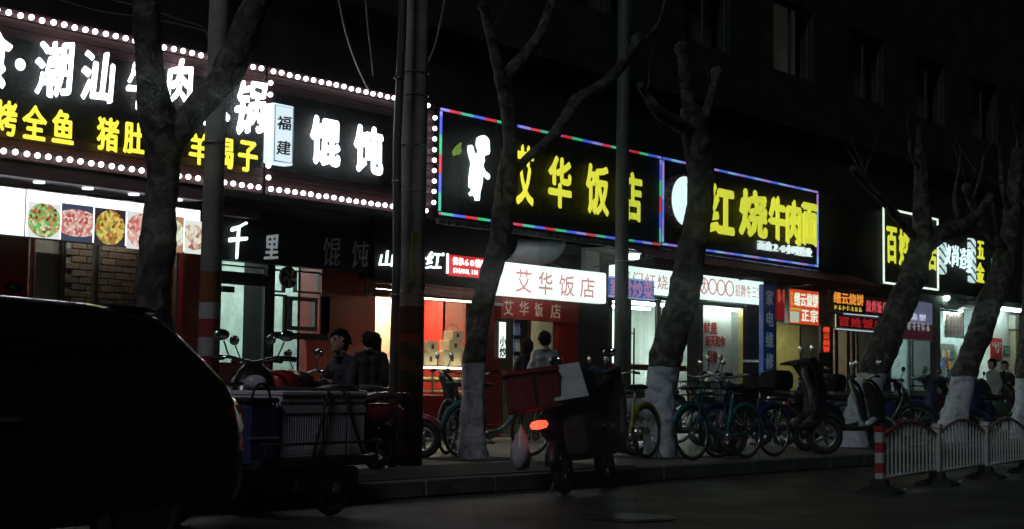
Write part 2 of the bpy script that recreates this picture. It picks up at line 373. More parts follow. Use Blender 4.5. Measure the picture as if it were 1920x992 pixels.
# ================================================================== the big fascia signs
def led_strip_mat(name, cols, seg, es):
    m, t, b = nodes_of(name); g = t.nodes.new('ShaderNodeNewGeometry'); s = t.nodes.new('ShaderNodeSeparateXYZ'); t.links.new(g.outputs['Position'], s.inputs[0])
    a = t.nodes.new('ShaderNodeMath'); a.operation = 'ADD'; t.links.new(s.outputs['X'], a.inputs[0]); t.links.new(s.outputs['Z'], a.inputs[1])
    d = t.nodes.new('ShaderNodeMath'); d.operation = 'DIVIDE'; d.inputs[1].default_value = seg * len(cols); t.links.new(a.outputs[0], d.inputs[0])
    fr = t.nodes.new('ShaderNodeMath'); fr.operation = 'FRACT'; t.links.new(d.outputs[0], fr.inputs[0])
    r = t.nodes.new('ShaderNodeValToRGB'); r.color_ramp.interpolation = 'CONSTANT'; e = r.color_ramp.elements
    e[0].color = (*cols[0], 1); e[1].position = 1 / len(cols); e[1].color = (*cols[1], 1)
    for i, c in enumerate(cols[2:]): x = e.new((i + 2) / len(cols)); x.color = (*c, 1)
    t.links.new(fr.outputs[0], r.inputs['Fac']); b.inputs['Base Color'].default_value = (.1, .1, .1, 1)
    t.links.new(r.outputs['Color'], b.inputs['Emission Color']); b.inputs['Emission Strength'].default_value = es; return m
rgb_m = led_strip_mat('rgb_led_strip', [(.9,.03,.05), (.05,.6,.25), (.08,.12,.95), (.35,.3,1), (.85,.05,.1), (.1,.55,.4), (.1,.15,1)], .3, 1.3)
blu_m = led_strip_mat('blue_led_strip', [(.12,.2,1), (.35,.4,1), (.6,.25,.75), (.1,.15,.9), (.3,.5,1), (.45,.2,.9)], .35, 1.4)
def signbox(name, label, X0, X1, Z0, Z1, Y=16.2, boards=0, mat=None, bmat=None):
    s = thing(name, label, 'shop sign', ((X0+X1)/2, 17.25, Z0), world=True)
    MB().box(X0, X1, Y+.03, 17.248, Z0, Z1).build('backing_box', mat or black, s)
    if boards:
        h = (Z1 - Z0) / boards
        for i in range(boards): MB().bbox(X0+.012, X1-.012, Y, Y+.028, Z0 + h*i + .006, Z0 + h*(i+1) - .006, .004).build('cladding_board', bmat or dkred, s)
    return s
def strips(s, X0, X1, Z0, Z1, Y, mat, r=.022):
    for a, b_ in (((X0,Z0),(X1,Z0)), ((X0,Z1),(X1,Z1)), ((X0,Z0+.04),(X0,Z1-.04)), ((X1,Z0+.04),(X1,Z1-.04))):
        MB().tube([(a[0],Y,a[1]),(b_[0],Y,b_[1])], r, 6).build('led_strip', mat, s)
bulb = MB().ball((0,0,0), .036, 8, 6).mesh('bulb', bulb_m)
sock = MB().tube([(0,.03,0),(0,.06,0)], .03, 6).mesh('socket', white)
def bulbs(s, pts):
    for q in pts:
        o = link('bulb', bulb, s); o.location = (q[0] + random.uniform(-.006,.006), q[1], q[2] + random.uniform(-.006,.006))
ZT, ZB = 5.32, 3.68
SY = 16.2
# --- hot-pot sign (white brush letters, yellow line below, bulbs round it)
XS1 = at(498, 240, SY).x; XL = 7.6
s1 = signbox('hot_pot_sign', 'dark hot pot restaurant sign with white brush characters over yellow ones', XL, XS1 - .01, ZB - .08, ZT + .08, boards=15)
MB().box(XL, XS1-.1, SY-.04, SY-.002, ZB + .28, ZT - .28).build('black_panel', black, s1)
for ch, x0, y0, x1, y1 in (('食',-52,48,20,165), ('潮',66,76,134,180), ('汕',150,95,214,192), ('牛',238,112,282,206), ('肉',312,112,360,205), ('火',382,130,432,234), ('锅',440,150,497,250)):
    char_at(s1, ch, x0, y0, x1, y1, SY-.08, w_led, .045, .06, .14)
p = at(38, 121, SY-.08); MB().ball((0,0,0), .07, 10, 8, (1,.5,1)).build('dot', w_led, s1).location = p
for ch, x0, y0, x1, y1 in (('烤',-10,188,31,255), ('全',41,197,87,263), ('鱼',97,206,138,270), ('猪',181,220,222,284), ('肚',231,229,271,290), ('鸡',283,237,322,298), ('羊',354,249,392,310), ('蝎',400,256,437,316), ('子',446,264,482,323)):
    char_at(s1, ch, x0, y0, x1, y1, SY-.07, y_led, .045, .05)
n = int((XS1 - XL) / .155)
bulbs(s1, [(XS1 - .155*i, SY-.06, z) for i in range(1, n) for z in (ZB, ZT)])
# --- wonton sign
XW0, XW1 = XS1 + .01, at(817, 300, SY).x - .03
s2 = signbox('wonton_sign', 'dark sign with two bold white characters and a border of round bulbs', XW0, XW1, ZB - .08, ZT + .08, boards=15)
MB().box(XW0+.12, XW1-.28, SY-.04, SY-.002, ZB + .28, ZT - .28).build('black_panel', black, s2)
for ch, x0, y0, x1, y1 in (('馄',580,219,637,312), ('饨',662,236,717,326)): char_at(s2, ch, x0, y0, x1, y1, SY-.09, w_led, .07, .07)
nb = int((XW1 - XW0) / .155)
bulbs(s2, [(XW0 + .06 + .155*i, SY-.06, z) for i in range(nb) for z in (ZB, ZT)])
bulbs(s2, [(XW0 - .0, SY-.07, ZT - .17 - .165*i) for i in range(9)])
bulbs(s2, [(XW1 - .08, SY-.07, ZT - .17 - .165*i) for i in range(9)])
lbx = thing('fujian_lightbox', 'narrow upright white lightbox with two dark brush characters 福建', 'lightbox', at(528, 252, 16.0), world=True)
x0, x1, z0, z1 = px_rect(513, 551, 192, 305, 15.96)
MB().bbox(x0, x1, 15.96, 16.15, z0, z1, .015).build('case', E('lightbox_cool', (.8,.87,1), 1.25), lbx)
fr = MB(); fr.tube([(x0+.03,15.955,z0+.03),(x1-.03,15.955,z0+.03),(x1-.03,15.955,z1-.03),(x0+.03,15.955,z1-.03),(x0+.03,15.955,z0+.03)], .008, 4); fr.build('border_line', M('grey_print', (.2,.2,.22), .6), lbx)
ink = M('black_ink', (.03,.02,.02), .6)
xm = (x0+x1)/2; hh = (z1-z0)
for ch, f0 in (('福', .69), ('建', .27)):
    o = link('character', glyph(ch, ink, .02, False, .1), lbx); o.location = (xm, 15.955, z0 + hh*f0); o.scale = (.27, .01, hh*.24)
MB().box(x0+.05, x1-.05, 16.151, SY-.041, z0+.2, z0+.3).build('bracket', grey, lbx)
# --- restaurant sign with chef figure and RGB border
XA0, XA1 = at(820, 300, SY).x + .01, at(1238, 380, SY).x - .01
s3 = signbox('restaurant_sign', 'black sign with chef figure, yellow characters and red green blue light strip', XA0, XA1, ZB - .06, ZT + .05)
MB().box(XA0, XA1, SY, SY+.028, ZB-.06, ZT+.05).build('face_panel', blackg, s3)
MB().box(XA0, XA1, SY-.05, SY+.02, ZB - .16, ZB - .085).build('lower_trim', steel, s3)
strips(s3, XA0+.03, XA1-.03, ZB, ZT, SY-.03, rgb_m)
for ch, x0, y0, x1, y1 in (('艾',968,272,1000,386), ('华',1027,293,1071,391), ('饭',1098,308,1141,404), ('店',1163,322,1203,416)): char_at(s3, ch, x0, y0, x1, y1, SY-.05, y_led, .05, .05)
def poly_at(parent, name, pts, Y, mat, th=.04):
    q = [at(x, y, Y) for x, y in pts]; return MB().prism([(v.x, v.z) for v in q], Y, Y + th).build(name, mat, parent)
chef = [(903,255),(909,254),(914,258),(917,262),(918,268),(918,276),(919,283),(917,289),(911,291),(908,294),(909,302),(906,309),(908,317),(912,323),(917,326),(919,331),(917,336),(913,332),(906,325),(905,340),(903,352),(900,362),(900,370),(899,376),(894,376),(893,370),(891,366),(884,367),(882,362),(886,358),(887,354),(882,350),(882,335),(884,318),(886,305),(882,292),(880,280),(881,273),(885,272),(888,277),(889,284),(893,290),(898,288),(899,282),(896,274),(896,264),(898,258)]
poly_at(s3, 'chef_figure', chef, SY-.04, w_led)
poly_at(s3, 'leaf_emblem', [(851,284),(858,274),(866,267),(864,276),(866,283),(862,290),(857,288),(853,292)], SY-.04, E('green_led', (.3,.45,.05), .6))
# --- beef noodle sign
XB0, XB1 = XA1 + .03, at(1532, 430, SY).x
s4 = signbox('noodle_sign', 'dark noodle shop sign with fat yellow characters, round white drum and blue light border', XB0, XB1, ZB - .04, ZT + .05)
MB().box(XB0, XB1, SY, SY+.028, ZB-.04, ZT+.05).build('face_panel', M('brown_black_panel', (.02,.01,.01), .7, spec=.15), s4)
strips(s4, XB0+.03, XB1-.03, ZB+.02, ZT, SY-.03, blu_m)
MB().tube([(XB0, SY-.04, ZB-.1), (XB1, SY-.04, ZB-.1)], .03, 6).build('awning_roller', steel, s4)
pc = at(1276, 378, SY-.1); dr = .47
d_ = MB().tube([(pc.x, SY-.002, pc.z), (pc.x, SY-.2, pc.z)], dr + .03, 32, False).build('drum_rim', M('drum_red', (.1,.02,.02), .4), s4)
MB().tube([(pc.x, SY-.201, pc.z), (pc.x, SY-.215, pc.z)], dr, 32, False).build('drum_face', E('drum_white', (.9,.95,1), 2.2), s4)
for k in range(20):
    a = 2*PI*k/20; MB().ball((pc.x + (dr+.032)*math.cos(a), SY-.17, pc.z + (dr+.032)*math.sin(a)), .02, 6, 4).build('stud', steel, s4)
# fat rounded characters (stroke end-points follow the lettering); the first ones were blanked out in the picture
for ch, x0, y0, x1, y1 in (('红',1322,344,1376,440), ('烧',1384,356,1438,446)):
    char_at(s4, ch, x0, y0, x1, y1, SY-.07, y_led, .07, .08)
for ch, x0, y0, x1, y1 in (('牛',1441,368,1472,452), ('肉',1473,375,1501,460), ('面',1503,381,1531,462)):
    char_at(s4, ch, x0, y0, x1, y1, SY-.07, y_led, .075, .1)
pL, pR = at(1420, 462, SY-.05), at(1521, 478, SY-.05)
textline(s4, '面食24小时营业', pL.x, pR.x, at(1425,469,SY-.05).z, at(1425,450,SY-.05).z, SY-.05, E('white_small_letters', (.95,.88,.95), 1.4), .025, .05, 1.0)
# --- unlit board
XU0, XU1 = XB1 + .02, at(1655, 450, SY).x - .03
s5 = signbox('unlit_sign', 'unlit black shop board between the noodle sign and white framed sign', XU0, XU1, ZB - .2, ZT - .1)
# --- white framed sign with yellow characters
XH0, XH1 = XU1 + .04, at(1757, 470, SY).x
s6 = signbox('white_framed_sign', 'black sign with yellow characters inside a thin white neon frame', XH0 - .02, XH1 + .02, ZB - .18, ZT + .02)
wt = E('white_neon', (1,.9,.85), 2.2)
for a, b_ in (((XH0,3.54),(XH1,3.54)), ((XH0,5.3),(XH1,5.3)), ((XH0,3.57),(XH0,5.27)), ((XH1,3.57),(XH1,5.27))): MB().tube([(a[0],SY-.02,a[1]),(b_[0],SY-.02,b_[1])], .026, 6).build('neon_tube', wt, s6)
for ch, x0, y0, x1, y1 in (('百',1662,425,1681,494), ('姓',1685,428,1706,500), ('饭',1710,436,1732,505), ('店',1735,444,1756,508)): char_at(s6, ch, x0, y0, x1, y1, SY-.04, y_led, .05, .05)
# --- hair salon sign
XC0, XC1 = XH1 + .05, at(1828, 500, SY).x
s7 = signbox('hair_salon_sign', 'black hair salon sign with four white brush characters and striped ends', XC0, XC1, ZB - .18, ZT - .25)
strp, t, b = nodes_of('barber_stripes'); g = t.nodes.new('ShaderNodeNewGeometry'); s_ = t.nodes.new('ShaderNodeSeparateXYZ'); t.links.new(g.outputs['Position'], s_.inputs[0])
a = t.nodes.new('ShaderNodeMath'); a.operation = 'MULTIPLY_ADD'; a.inputs[1].default_value = .5; t.links.new(s_.outputs['X'], a.inputs[0]); t.links.new(s_.outputs['Z'], a.inputs[2])
d = t.nodes.new('ShaderNodeMath'); d.operation = 'DIVIDE'; d.inputs[1].default_value = .22; t.links.new(a.outputs[0], d.inputs[0])
fr = t.nodes.new('ShaderNodeMath'); fr.operation = 'FRACT'; t.links.new(d.outputs[0], fr.inputs[0]); g2 = t.nodes.new('ShaderNodeMath'); g2.operation = 'GREATER_THAN'; g2.inputs[1].default_value = .3; t.links.new(fr.outputs[0], g2.inputs[0])
ms = t.nodes.new('ShaderNodeMath'); ms.operation = 'MULTIPLY'; ms.inputs[1].default_value = 1.6; t.links.new(g2.outputs[0], ms.inputs[0]); t.links.new(ms.outputs[0], b.inputs['Emission Strength'])
b.inputs['Emission Color'].default_value = (.85,.88,1,1); b.inputs['Base Color'].default_value = (.1,.1,.12,1)
for xa, xb, zb, zt in ((XC0+.02, XC0+.42, 3.95, 4.75), (XC1-.42, XC1-.05, 3.85, 5.0)): MB().box(xa, xb, SY-.05, SY+.029, zb, zt).build('barber_stripe', strp, s7)
for ch, x0, y0, x1, y1 in (('波',1770,458,1783,496), ('尚',1785,460,1797,500), ('造',1799,464,1812,504), ('型',1812,466,1823,510)): char_at(s7, ch, x0, y0, x1, y1, SY-.04, E('white_salon_letters', (.88,.9,1), 2.2), .035, .04, .14)
# --- hardware sign
XD0, XD1 = XC1 + .03, at(1885, 500, SY).x
s8 = signbox('hardware_sign', 'dark hardware shop sign with two yellow characters one above the other', XD0, XD1, ZB - .18, ZT - .2)
for ch, x0, y0, x1, y1 in (('五',1832,452,1845,486), ('金',1830,492,1845,530)): char_at(s8, ch, x0, y0, x1, y1, SY-.04, y_led, .05, .05)
poly_at(s8, 'emblem', [(1860,484),(1868,490),(1871,505),(1870,514),(1862,500)], SY-.03, E('green_emblem', (.1,.45,.25), .6))

# ================================================================== shop fronts
def part_under(o, part, root):       # make o a sub-part of part (both in world coordinates, root is the thing)
    o.parent = part; o.matrix_parent_inverse = root.matrix_basis.inverted(); return o
def window_px(parent, x0, y0, x1, y1, Y, fmat, gmat, bar=.05, name='window', extra=()):
    xc, yc = (x0+x1)/2, (y0+y1)/2
    X0, X1 = at(x0, yc, Y).x, at(x1, yc, Y).x; Z0, Z1 = at(xc, y1, Y).z, at(xc, y0, Y).z
    f = MB(); f.box(X0, X0+bar, Y-.03, Y+.03, Z0, Z1); f.box(X1-bar, X1, Y-.03, Y+.03, Z0, Z1); f.box(X0+bar, X1-bar, Y-.028, Y+.028, Z0, Z0+bar); f.box(X0+bar, X1-bar, Y-.028, Y+.028, Z1-bar, Z1)
    fo = f.build(name, fmat, parent)
    part_under(MB().box(X0+bar, X1-bar, Y-.004, Y+.004, Z0+bar, Z1-bar).build('pane', gmat), fo, parent)
    return fo, X0, X1, Z0, Z1
def lightbox(name, label, x0, x1, yt, yb, Y, mat, th=.14, trim=grey, world=True):
    X0, X1, Z0, Z1 = px_rect(x0, x1, yt, yb, Y)
    s = thing(name, label, 'lightbox', ((X0+X1)/2, Y+th, Z0), world=True)
    MB().bbox(X0, X1, Y+.012, Y+th, Z0, Z1, .01).build('case', trim, s)
    MB().box(X0+.015, X1-.015, Y, Y+.011, Z0+.015, Z1-.015).build('face', mat, s)
    return s, X0, X1, Z0, Z1

# ---------------- hot pot shop
r, a, b_ = room('hot_pot_shop', 'hot pot shop with brick wall behind glass, under white menu lightbox', 46, 344, .75, M('dim_wall', (.25,.22,.2), .8), tile, lights=1, tube=E('tube_dim', (1,.93,.82), 2.2))
bw_x0, bw_x1, BY = X17(112, 17.6), X17(342, 17.6), 17.58
MB().box(bw_x0, bw_x1, BY+.03, BY+.1, .18, 3.0).build('mortar_wall', M('mortar', (.22,.2,.18), .9), r)
bmesh_ = [MB().bbox(-.113, .113, 0, .05, -.04, .04, .006).mesh('brick', M('brick_%d' % k, c, .8, bump=.5, scale=12)) for k, c in enumerate(((.13,.085,.065), (.17,.11,.08), (.1,.07,.055)))]
row = 0; z = 1.05
while z < 2.95:
    x = bw_x0 + .12 + (.12 if row % 2 else 0)
    while x < bw_x1 - .11:
        o = link('brick', random.choice(bmesh_), r); o.location = (x, BY + random.uniform(-.004, .006), z); x += .238
    z += .092; row += 1
for i, (xa, xb) in enumerate(((56, 114), (115, 176), (178, 330))):
    window_px(r, xa, 440, xb, 700, 17.06, M('alu_frame', (.35,.34,.33), .35, .8), gl, .03)
pnl = MB().box(X17(60,17.1), X17(112,17.1), 17.10, 17.11, .6, 2.62).build('frosted_panel', M('cream_film', (.5,.46,.33), .6), r)
MB().box(X17(215,17.5), X17(246,17.5), 17.48, 17.57, 1.92, 1.98).build('wall_shelf', plast, r)
q = at(262, 520, 17.85)
MB().ball((q.x-.2, 17.45, 1.62), .1, 10, 6, (1.6,.7,.5)).build('shiny_pan', chrome, r)
s, X0, X1, Z0, Z1 = lightbox('menu_lightbox', 'long glowing white menu lightbox with a row of dish photographs', -70, 377, 338, 434, 16.5, E('menu_white', (1,.97,1), 1.9), .12)
MB().box(at(48,400,16.49).x-.006, at(48,400,16.49).x+.006, 16.494, 16.499, Z0, Z1).build('panel_joint', grey, s)
def food(name, ramp, scl, plate):
    m, t, b = nodes_of(name); tcx = t.nodes.new('ShaderNodeTexCoord'); v = t.nodes.new('ShaderNodeTexVoronoi'); v.inputs['Scale'].default_value = scl
    n = t.nodes.new('ShaderNodeTexNoise'); n.inputs['Scale'].default_value = 9; n.inputs['Detail'].default_value = 5
    t.links.new(tcx.outputs['Object'], v.inputs['Vector']); t.links.new(tcx.outputs['Object'], n.inputs['Vector'])
    mm = t.nodes.new('ShaderNodeMix'); mm.data_type = 'RGBA'; mm.inputs['Factor'].default_value = .45; t.links.new(v.outputs['Color'], mm.inputs['A']); t.links.new(n.outputs['Color'], mm.inputs['B'])
    sp = t.nodes.new('ShaderNodeSeparateXYZ'); t.links.new(mm.outputs['Result'], sp.inputs[0])
    rp = t.nodes.new('ShaderNodeValToRGB'); e = rp.color_ramp.elements; e[0].position = .25; e[1].position = .75; e[0].color = (*ramp[0],1); e[1].color = (*ramp[-1],1)
    for i, c in enumerate(ramp[1:-1]): x = e.new(.25 + .5*(i+1)/(len(ramp)-1)); x.color = (*c,1)
    t.links.new(sp.outputs['X'], rp.inputs['Fac'])
    ln = t.nodes.new('ShaderNodeVectorMath'); ln.operation = 'LENGTH'; mp = t.nodes.new('ShaderNodeMapping'); mp.inputs['Scale'].default_value = (1/plate[0], 0, 1/plate[1]); mp.inputs['Rotation'].default_value = (0, plate[2], 0)
    t.links.new(tcx.outputs['Object'], mp.inputs['Vector']); t.links.new(mp.outputs[0], ln.inputs[0])
    lt = t.nodes.new('ShaderNodeMath'); lt.operation = 'LESS_THAN'; lt.inputs[1].default_value = 1; t.links.new(ln.outputs['Value'], lt.inputs[0])
    m2 = t.nodes.new('ShaderNodeMix'); m2.data_type = 'RGBA'; m2.inputs['A'].default_value = (*plate[3], 1); t.links.new(lt.outputs[0], m2.inputs['Factor']); t.links.new(rp.outputs[0], m2.inputs['B'])
    t.links.new(m2.outputs['Result'], b.inputs['Emission Color']); b.inputs['Emission Strength'].default_value = 1.1; b.inputs['Base Color'].default_value = (.2,.2,.2,1); return m
foods = [food('dish_herbs', [(.2,.03,.02),(.75,.3,.1),(.12,.45,.12),(.3,.7,.2),(.9,.75,.5)], 26, (.24,.21,-.5,(.95,.9,.92))),
         food('dish_sliced_beef', [(.5,.06,.06),(.85,.3,.25),(.95,.8,.75),(.7,.15,.12)], 30, (.36,.17,-.45,(.05,.06,.12))),
         food('dish_hot_pot', [(.25,.04,.01),(.85,.45,.06),(.9,.7,.2),(.15,.4,.08),(.7,.1,.04)], 24, (.23,.22,0,(.03,.02,.03))),
         food('dish_meat_platter', [(.6,.1,.1),(.9,.4,.35),(.98,.85,.8)], 22, (.25,.22,.2,(.9,.85,.85))),
         food('dish_dumplings', [(.6,.45,.25),(.95,.9,.8),(.98,.96,.9),(.8,.6,.35)], 16, (.24,.2,.1,(.5,.25,.15))),
         food('dish_noodles', [(.45,.2,.1),(.95,.8,.6),(.98,.93,.85),(.5,.12,.1)], 18, (.25,.17,.3,(.95,.9,.88)))]
for i, (xa, xb, yt, yb) in enumerate(((52,113,381,446), (115,174,384,453), (177,235,392,462), (238,293,398,468), (296,344,405,472), (346,380,414,476))):
    xc, yc = (xa+xb)/2, (yt+yb)/2; A, B = at(xa, yc, 16.49), at(xb, yc, 16.49); T_, U_ = at(xc, yt, 16.49), at(xc, yb, 16.49)
    hw, hh = (B.x-A.x)/2, (T_.z-U_.z)/2
    o = MB().box(-hw, hw, -.002, .002, -hh, hh).build('dish_photo', foods[i], s); o.location = ((A.x+B.x)/2, 16.49, (T_.z+U_.z)/2)
sf = thing('entrance_soffit', 'pale soffit strip with small downlights above the menu lightbox', 'soffit', (X1-2, 16.6, 3.4), world=True)
sx0, sx1 = 7.6, at(385, 370, 16.3).x
MB().box(sx0, sx1, 16.26, 16.32, 3.42, 3.58).build('trim', dkred, sf)
MB().box(sx0, sx1, 16.322, 17.0, 3.425, 3.45).build('panel', M('lilac_panel', (.6,.56,.66), .35), sf)
x = sx0 + .5
while x < sx1 - .2:
    MB().tube([(x, 16.5, 3.424), (x, 16.5, 3.405)], .07, 14).build('downlight', E('downlight', (.95,.88,1), 2.5), sf); x += .72
pl = thing('door_plaque', 'small dark notice plaque on the red pillar left of the glass', 'plaque', at(28, 538, 16.98), world=True)
A, B = at(12, 530, 16.98), at(42, 549, 16.98); MB().bbox(A.x, B.x, 16.97, 16.998, B.z, A.z, .006).build('plate', M('plaque_black', (.02,.025,.04), .3), pl)
o = MB().box(A.x+.05, A.x+.11, 16.962, 16.968, B.z+.05, A.z-.03).build('icon', M('plaque_print', (.35,.45,.55), .5), pl)

# ---------------- wonton shop with dark board
r, a, b_ = room('wonton_shop', 'wonton shop with green-tinted glass door under black board', 374, 600, 3.2, M('mint_wall', (.55,.64,.6), .6), tile, lights=2, tube=E('tube_green', (.88,1,.96), 12))
fm = M('dark_frame', (.03,.03,.033), .35, .3)
window_px(r, 376, 512, 495, 850, 17.06, fm, glg, .04, 'door')
window_px(r, 376, 497, 495, 512, 17.05, fm, glg, .02)
MB().box(X17(374), X17(499), 17.0, 17.09, at(440,533,17).z, at(440,514,17).z).build('door_header', fm, r)
window_px(r, 509, 505, 533, 548, 17.06, fm, glg, .025); window_px(r, 552, 509, 600, 550, 17.06, fm, gl, .025)
window_px(r, 509, 552, 535, 626, 17.06, fm, glg, .03); window_px(r, 540, 557, 593, 620, 17.02, M('window_frame_grey', (.1,.1,.105), .4), gl, .06)
MB().box(X17(505), X17(612), 16.98, 17.1, at(550,636,17).z, at(550,624,17).z).build('window_ledge', fm, r)
MB().box(X17(597), X17(616), 17.0, 17.04, at(606,628,17).z, at(606,556,17).z).build('red_panel', red, r)
MB().box(X17(574), X17(612), 16.99, 17.05, .5, at(590,637,17).z).build('red_panel', red, r)
MB().box(X17(374), X17(505), 16.985, 17.035, .5, at(440,680,17).z).build('red_kick_board', M('maroon_board', (.16,.03,.04), .6), r)
A = at(543, 520, 16.98)
MB().tube([(A.x, 16.99, A.z), (A.x, 17.04, A.z)], .16, 20, False).build('exhaust_fan_ring', plast, r)
fan = MB()
for k in range(5):
    T = TM((A.x, 16.975, A.z), 0, 2*PI*k/5, 0); fan.add([T @ Vector(v) for v in ((.02,0,0),(.04,-.01,.13),(.1,.008,.11),(.05,.006,.01))], [(0,1,2,3)])
fan.build('exhaust_fan_blades', M('fan_white', (.6,.6,.6), .4), r)
A, B = at(417, 536, 17.0), at(438, 549, 17.0); MB().box(A.x, B.x, 16.98, 17.02, B.z, A.z).build('lock_plate', plast, r)
rk = thing('kitchen_rack', 'steel kitchen rack with shelves behind the green glass door', 'rack', (X17(470,18.8), 18.8, .175), world=True)
x0, x1 = X17(448,18.8), X17(492,18.8)
for xx in (x0, x1):
    for yy in (18.6, 19.0): MB().tube([(xx,yy,.175),(xx,yy,2.2)], .015, 6).build('post', steel, rk)
for z in (.9, 1.25, 1.6, 1.95): MB().box(x0-.02, x1+.02, 18.58, 19.02, z, z+.02).build('shelf', steel, rk)
bowl = MB().loft([[Vector((r_*math.cos(2*PI*k/12), r_*math.sin(2*PI*k/12), z)) for k in range(12)] for r_, z in ((.05,0),(.09,.05),(.1,.09),(.09,.1),(.1,.14),(.09,.15),(.1,.2))]).mesh('bowl_stack', M('bowl_white', (.7,.72,.7), .3))
for z in (.92, 1.27, 1.62):
    for k in range(4):
        o = link('bowl_stack', bowl); o.location = (x0 + .1 + k*(x1-x0-.2)/3, 18.8 + random.uniform(-.05,.05), z); o.scale.z = random.uniform(.7, 1.3)
        tag(o, 'stack of pale bowls on the steel kitchen rack', 'bowls', 'bowls on the kitchen rack')
wk = thing('work_counter', 'pale work counter inside the wonton shop behind glass', 'counter', (X17(420,18.4), 18.3, .175), world=True)
MB().bbox(X17(405,18.2), X17(500,18.2), 18.0, 18.5, 1.0, 1.05, .01).build('top', steel, wk); MB().box(X17(407,18.2), X17(498,18.2), 18.05, 18.45, .18, 1.0).build('cabinet', M('mint_cabinet', (.4,.5,.47), .5), wk)
for k, (px, h) in enumerate(((476, .26), (484, .2))):
    o = thing('sauce_bottle', ['taller', 'shorter'][k] + ' dark sauce bottle standing on the wonton shop counter', 'bottle', (X17(px,18.1), 18.1, 1.05)); MB().tube([(0,0,0),(0,0,h*.65),(0,0,h*.8),(0,0,h)], [.035,.035,.014,.014], 10).build('glass_body', M('sauce', (.03,.015,.01), .2), o); MB().tube([(0,0,h),(0,0,h+.02)], .017, 8).build('cap', red, o)
# dark board above with lit and unlit characters
X0, X1, Z0, Z1 = px_rect(402, 702, 372, 484, 16.72)
s = thing('black_board_sign', 'black signboard with two lit brush characters and two unlit grey ones', 'shop sign', ((X0+X1)/2, 17, Z0), world=True)
MB().box(X0, X1, 16.72, 16.98, Z0, 3.58).build('board', blackg, s)
wl = E('white_letter_soft', (.95,.96,1), 2.6)
char_at(s, '千', 428, 418, 464, 484, 16.69, wl, .03, .04, .16); char_at(s, '里', 496, 440, 522, 486, 16.69, M('half_lit_letter', (.4,.4,.4), .4, emit=(.9,.9,1), es=.25), .03, .04, .1)
gm = M('unlit_grey_letter', (.28,.28,.29), .5)
char_at(s, '馄', 606, 446, 638, 498, 16.69, gm, .0, .04, .1); char_at(s, '饨', 660, 452, 690, 501, 16.69, gm, .0, .04, .1)
A = at(393, 372, 16.6); B = at(483, 392, 16.6)
MB().box(A.x, B.x, 16.55, 16.7, 3.3, 3.42).build('red_trim', dkred, s)

# ---------------- bakery
r, a, b_ = room('bakery', 'bakery shop front with warm lit display under dark red awning', 702, 872, 1.6, red, tile, zc=2.62, lights=1, tube=warml, wid=.22, sidem=red)
MB().box(X17(700,18.2), X17(742,18.2), 18.2, 18.24, .2, 2.6).build('cream_partition', cream, r)
# awning / roller shutter box
X0, X1 = X17(690, 16.7), X17(944, 16.7)
aw = thing('roller_shutter', 'dark red half-rolled shutter above the warm bakery opening', 'shutter', ((X0+X1)/2, 16.8, 2.5), world=True)
for i in range(9): MB().bbox(X0, X1, 16.78, 16.83, 2.4 + i*.085, 2.4 + (i+1)*.085 - .006, .006).build('slat', redd, aw)
MB().box(X0, X1, 16.7, 16.86, 2.36, 2.398).build('bottom_rail', grey, aw)
cl_ = thing('counter_lamp', 'thin warm lamp strip along the bottom of the bakery shutter', 'lamp', ((X0+X1)/2, 16.6, 2.33), world=True)
MB().box(X17(716,16.5), X17(872,16.5), 16.2, 16.26, 2.33, 2.352).build('light_strip', E('counter_strip', (1,.82,.58), 9), cl_)
MB().box(X17(714,16.5), X17(874,16.5), 16.17, 16.698, 2.353, 2.385).build('housing', plast, cl_)
# black fascia with white bakery letters and red lit tag
X0, X1, Z0, Z1 = px_rect(703, 945, 452, 510, 16.66)
s = thing('bakery_sign', 'black bakery sign with white brush characters and red lit panel SHANLIN', 'shop sign', ((X0+X1)/2, 16.9, Z0), world=True)
MB().box(X0, X1, 16.66, 16.98, 3.172, 3.58).build('upper_board', black, s); MB().box(X0, X1, 16.66, 16.98, Z0 - .1, 3.17).build('board', black, s)
for ch, x0, y0, x1, y1 in (('山',712,470,737,500), ('林',744,470,770,502), ('大',774,472,798,504), ('红',799,472,828,504)): char_at(s, ch, x0, y0, x1, y1, 16.63, wl, .025, .04, .14)
A = at(831, 477, 16.63); MB().torus((A.x,16.63,A.z), .022, .008, 'y', 14, 5).build('mark', wl, s)
A = at(839.5, 494, 16.63); MB().box(A.x-.012, A.x+.012, 16.62, 16.65, A.z-.16, A.z+.16).build('divider_bar', wl, s)
A, B = at(845, 477, 16.6), at(845, 516, 16.6); C2 = at(925, 505, 16.6)
MB().box(A.x, C2.x, 16.62, 16.655, B.z, A.z).build('red_panel', E('red_lit_panel', (.9,.02,.03), .75), s)
textline(s, '传承60载经典', A.x+.06, C2.x-.06, (A.z+B.z)/2, A.z-.03, 16.605, wl, .004, .01, 1.0, joined=True)
textline(s, 'SHANLIN', A.x+.06, A.x+.06+(C2.x-A.x)*.58, B.z+.03, (A.z+B.z)/2-.02, 16.605, wl, .0, .01, .95, joined=True)
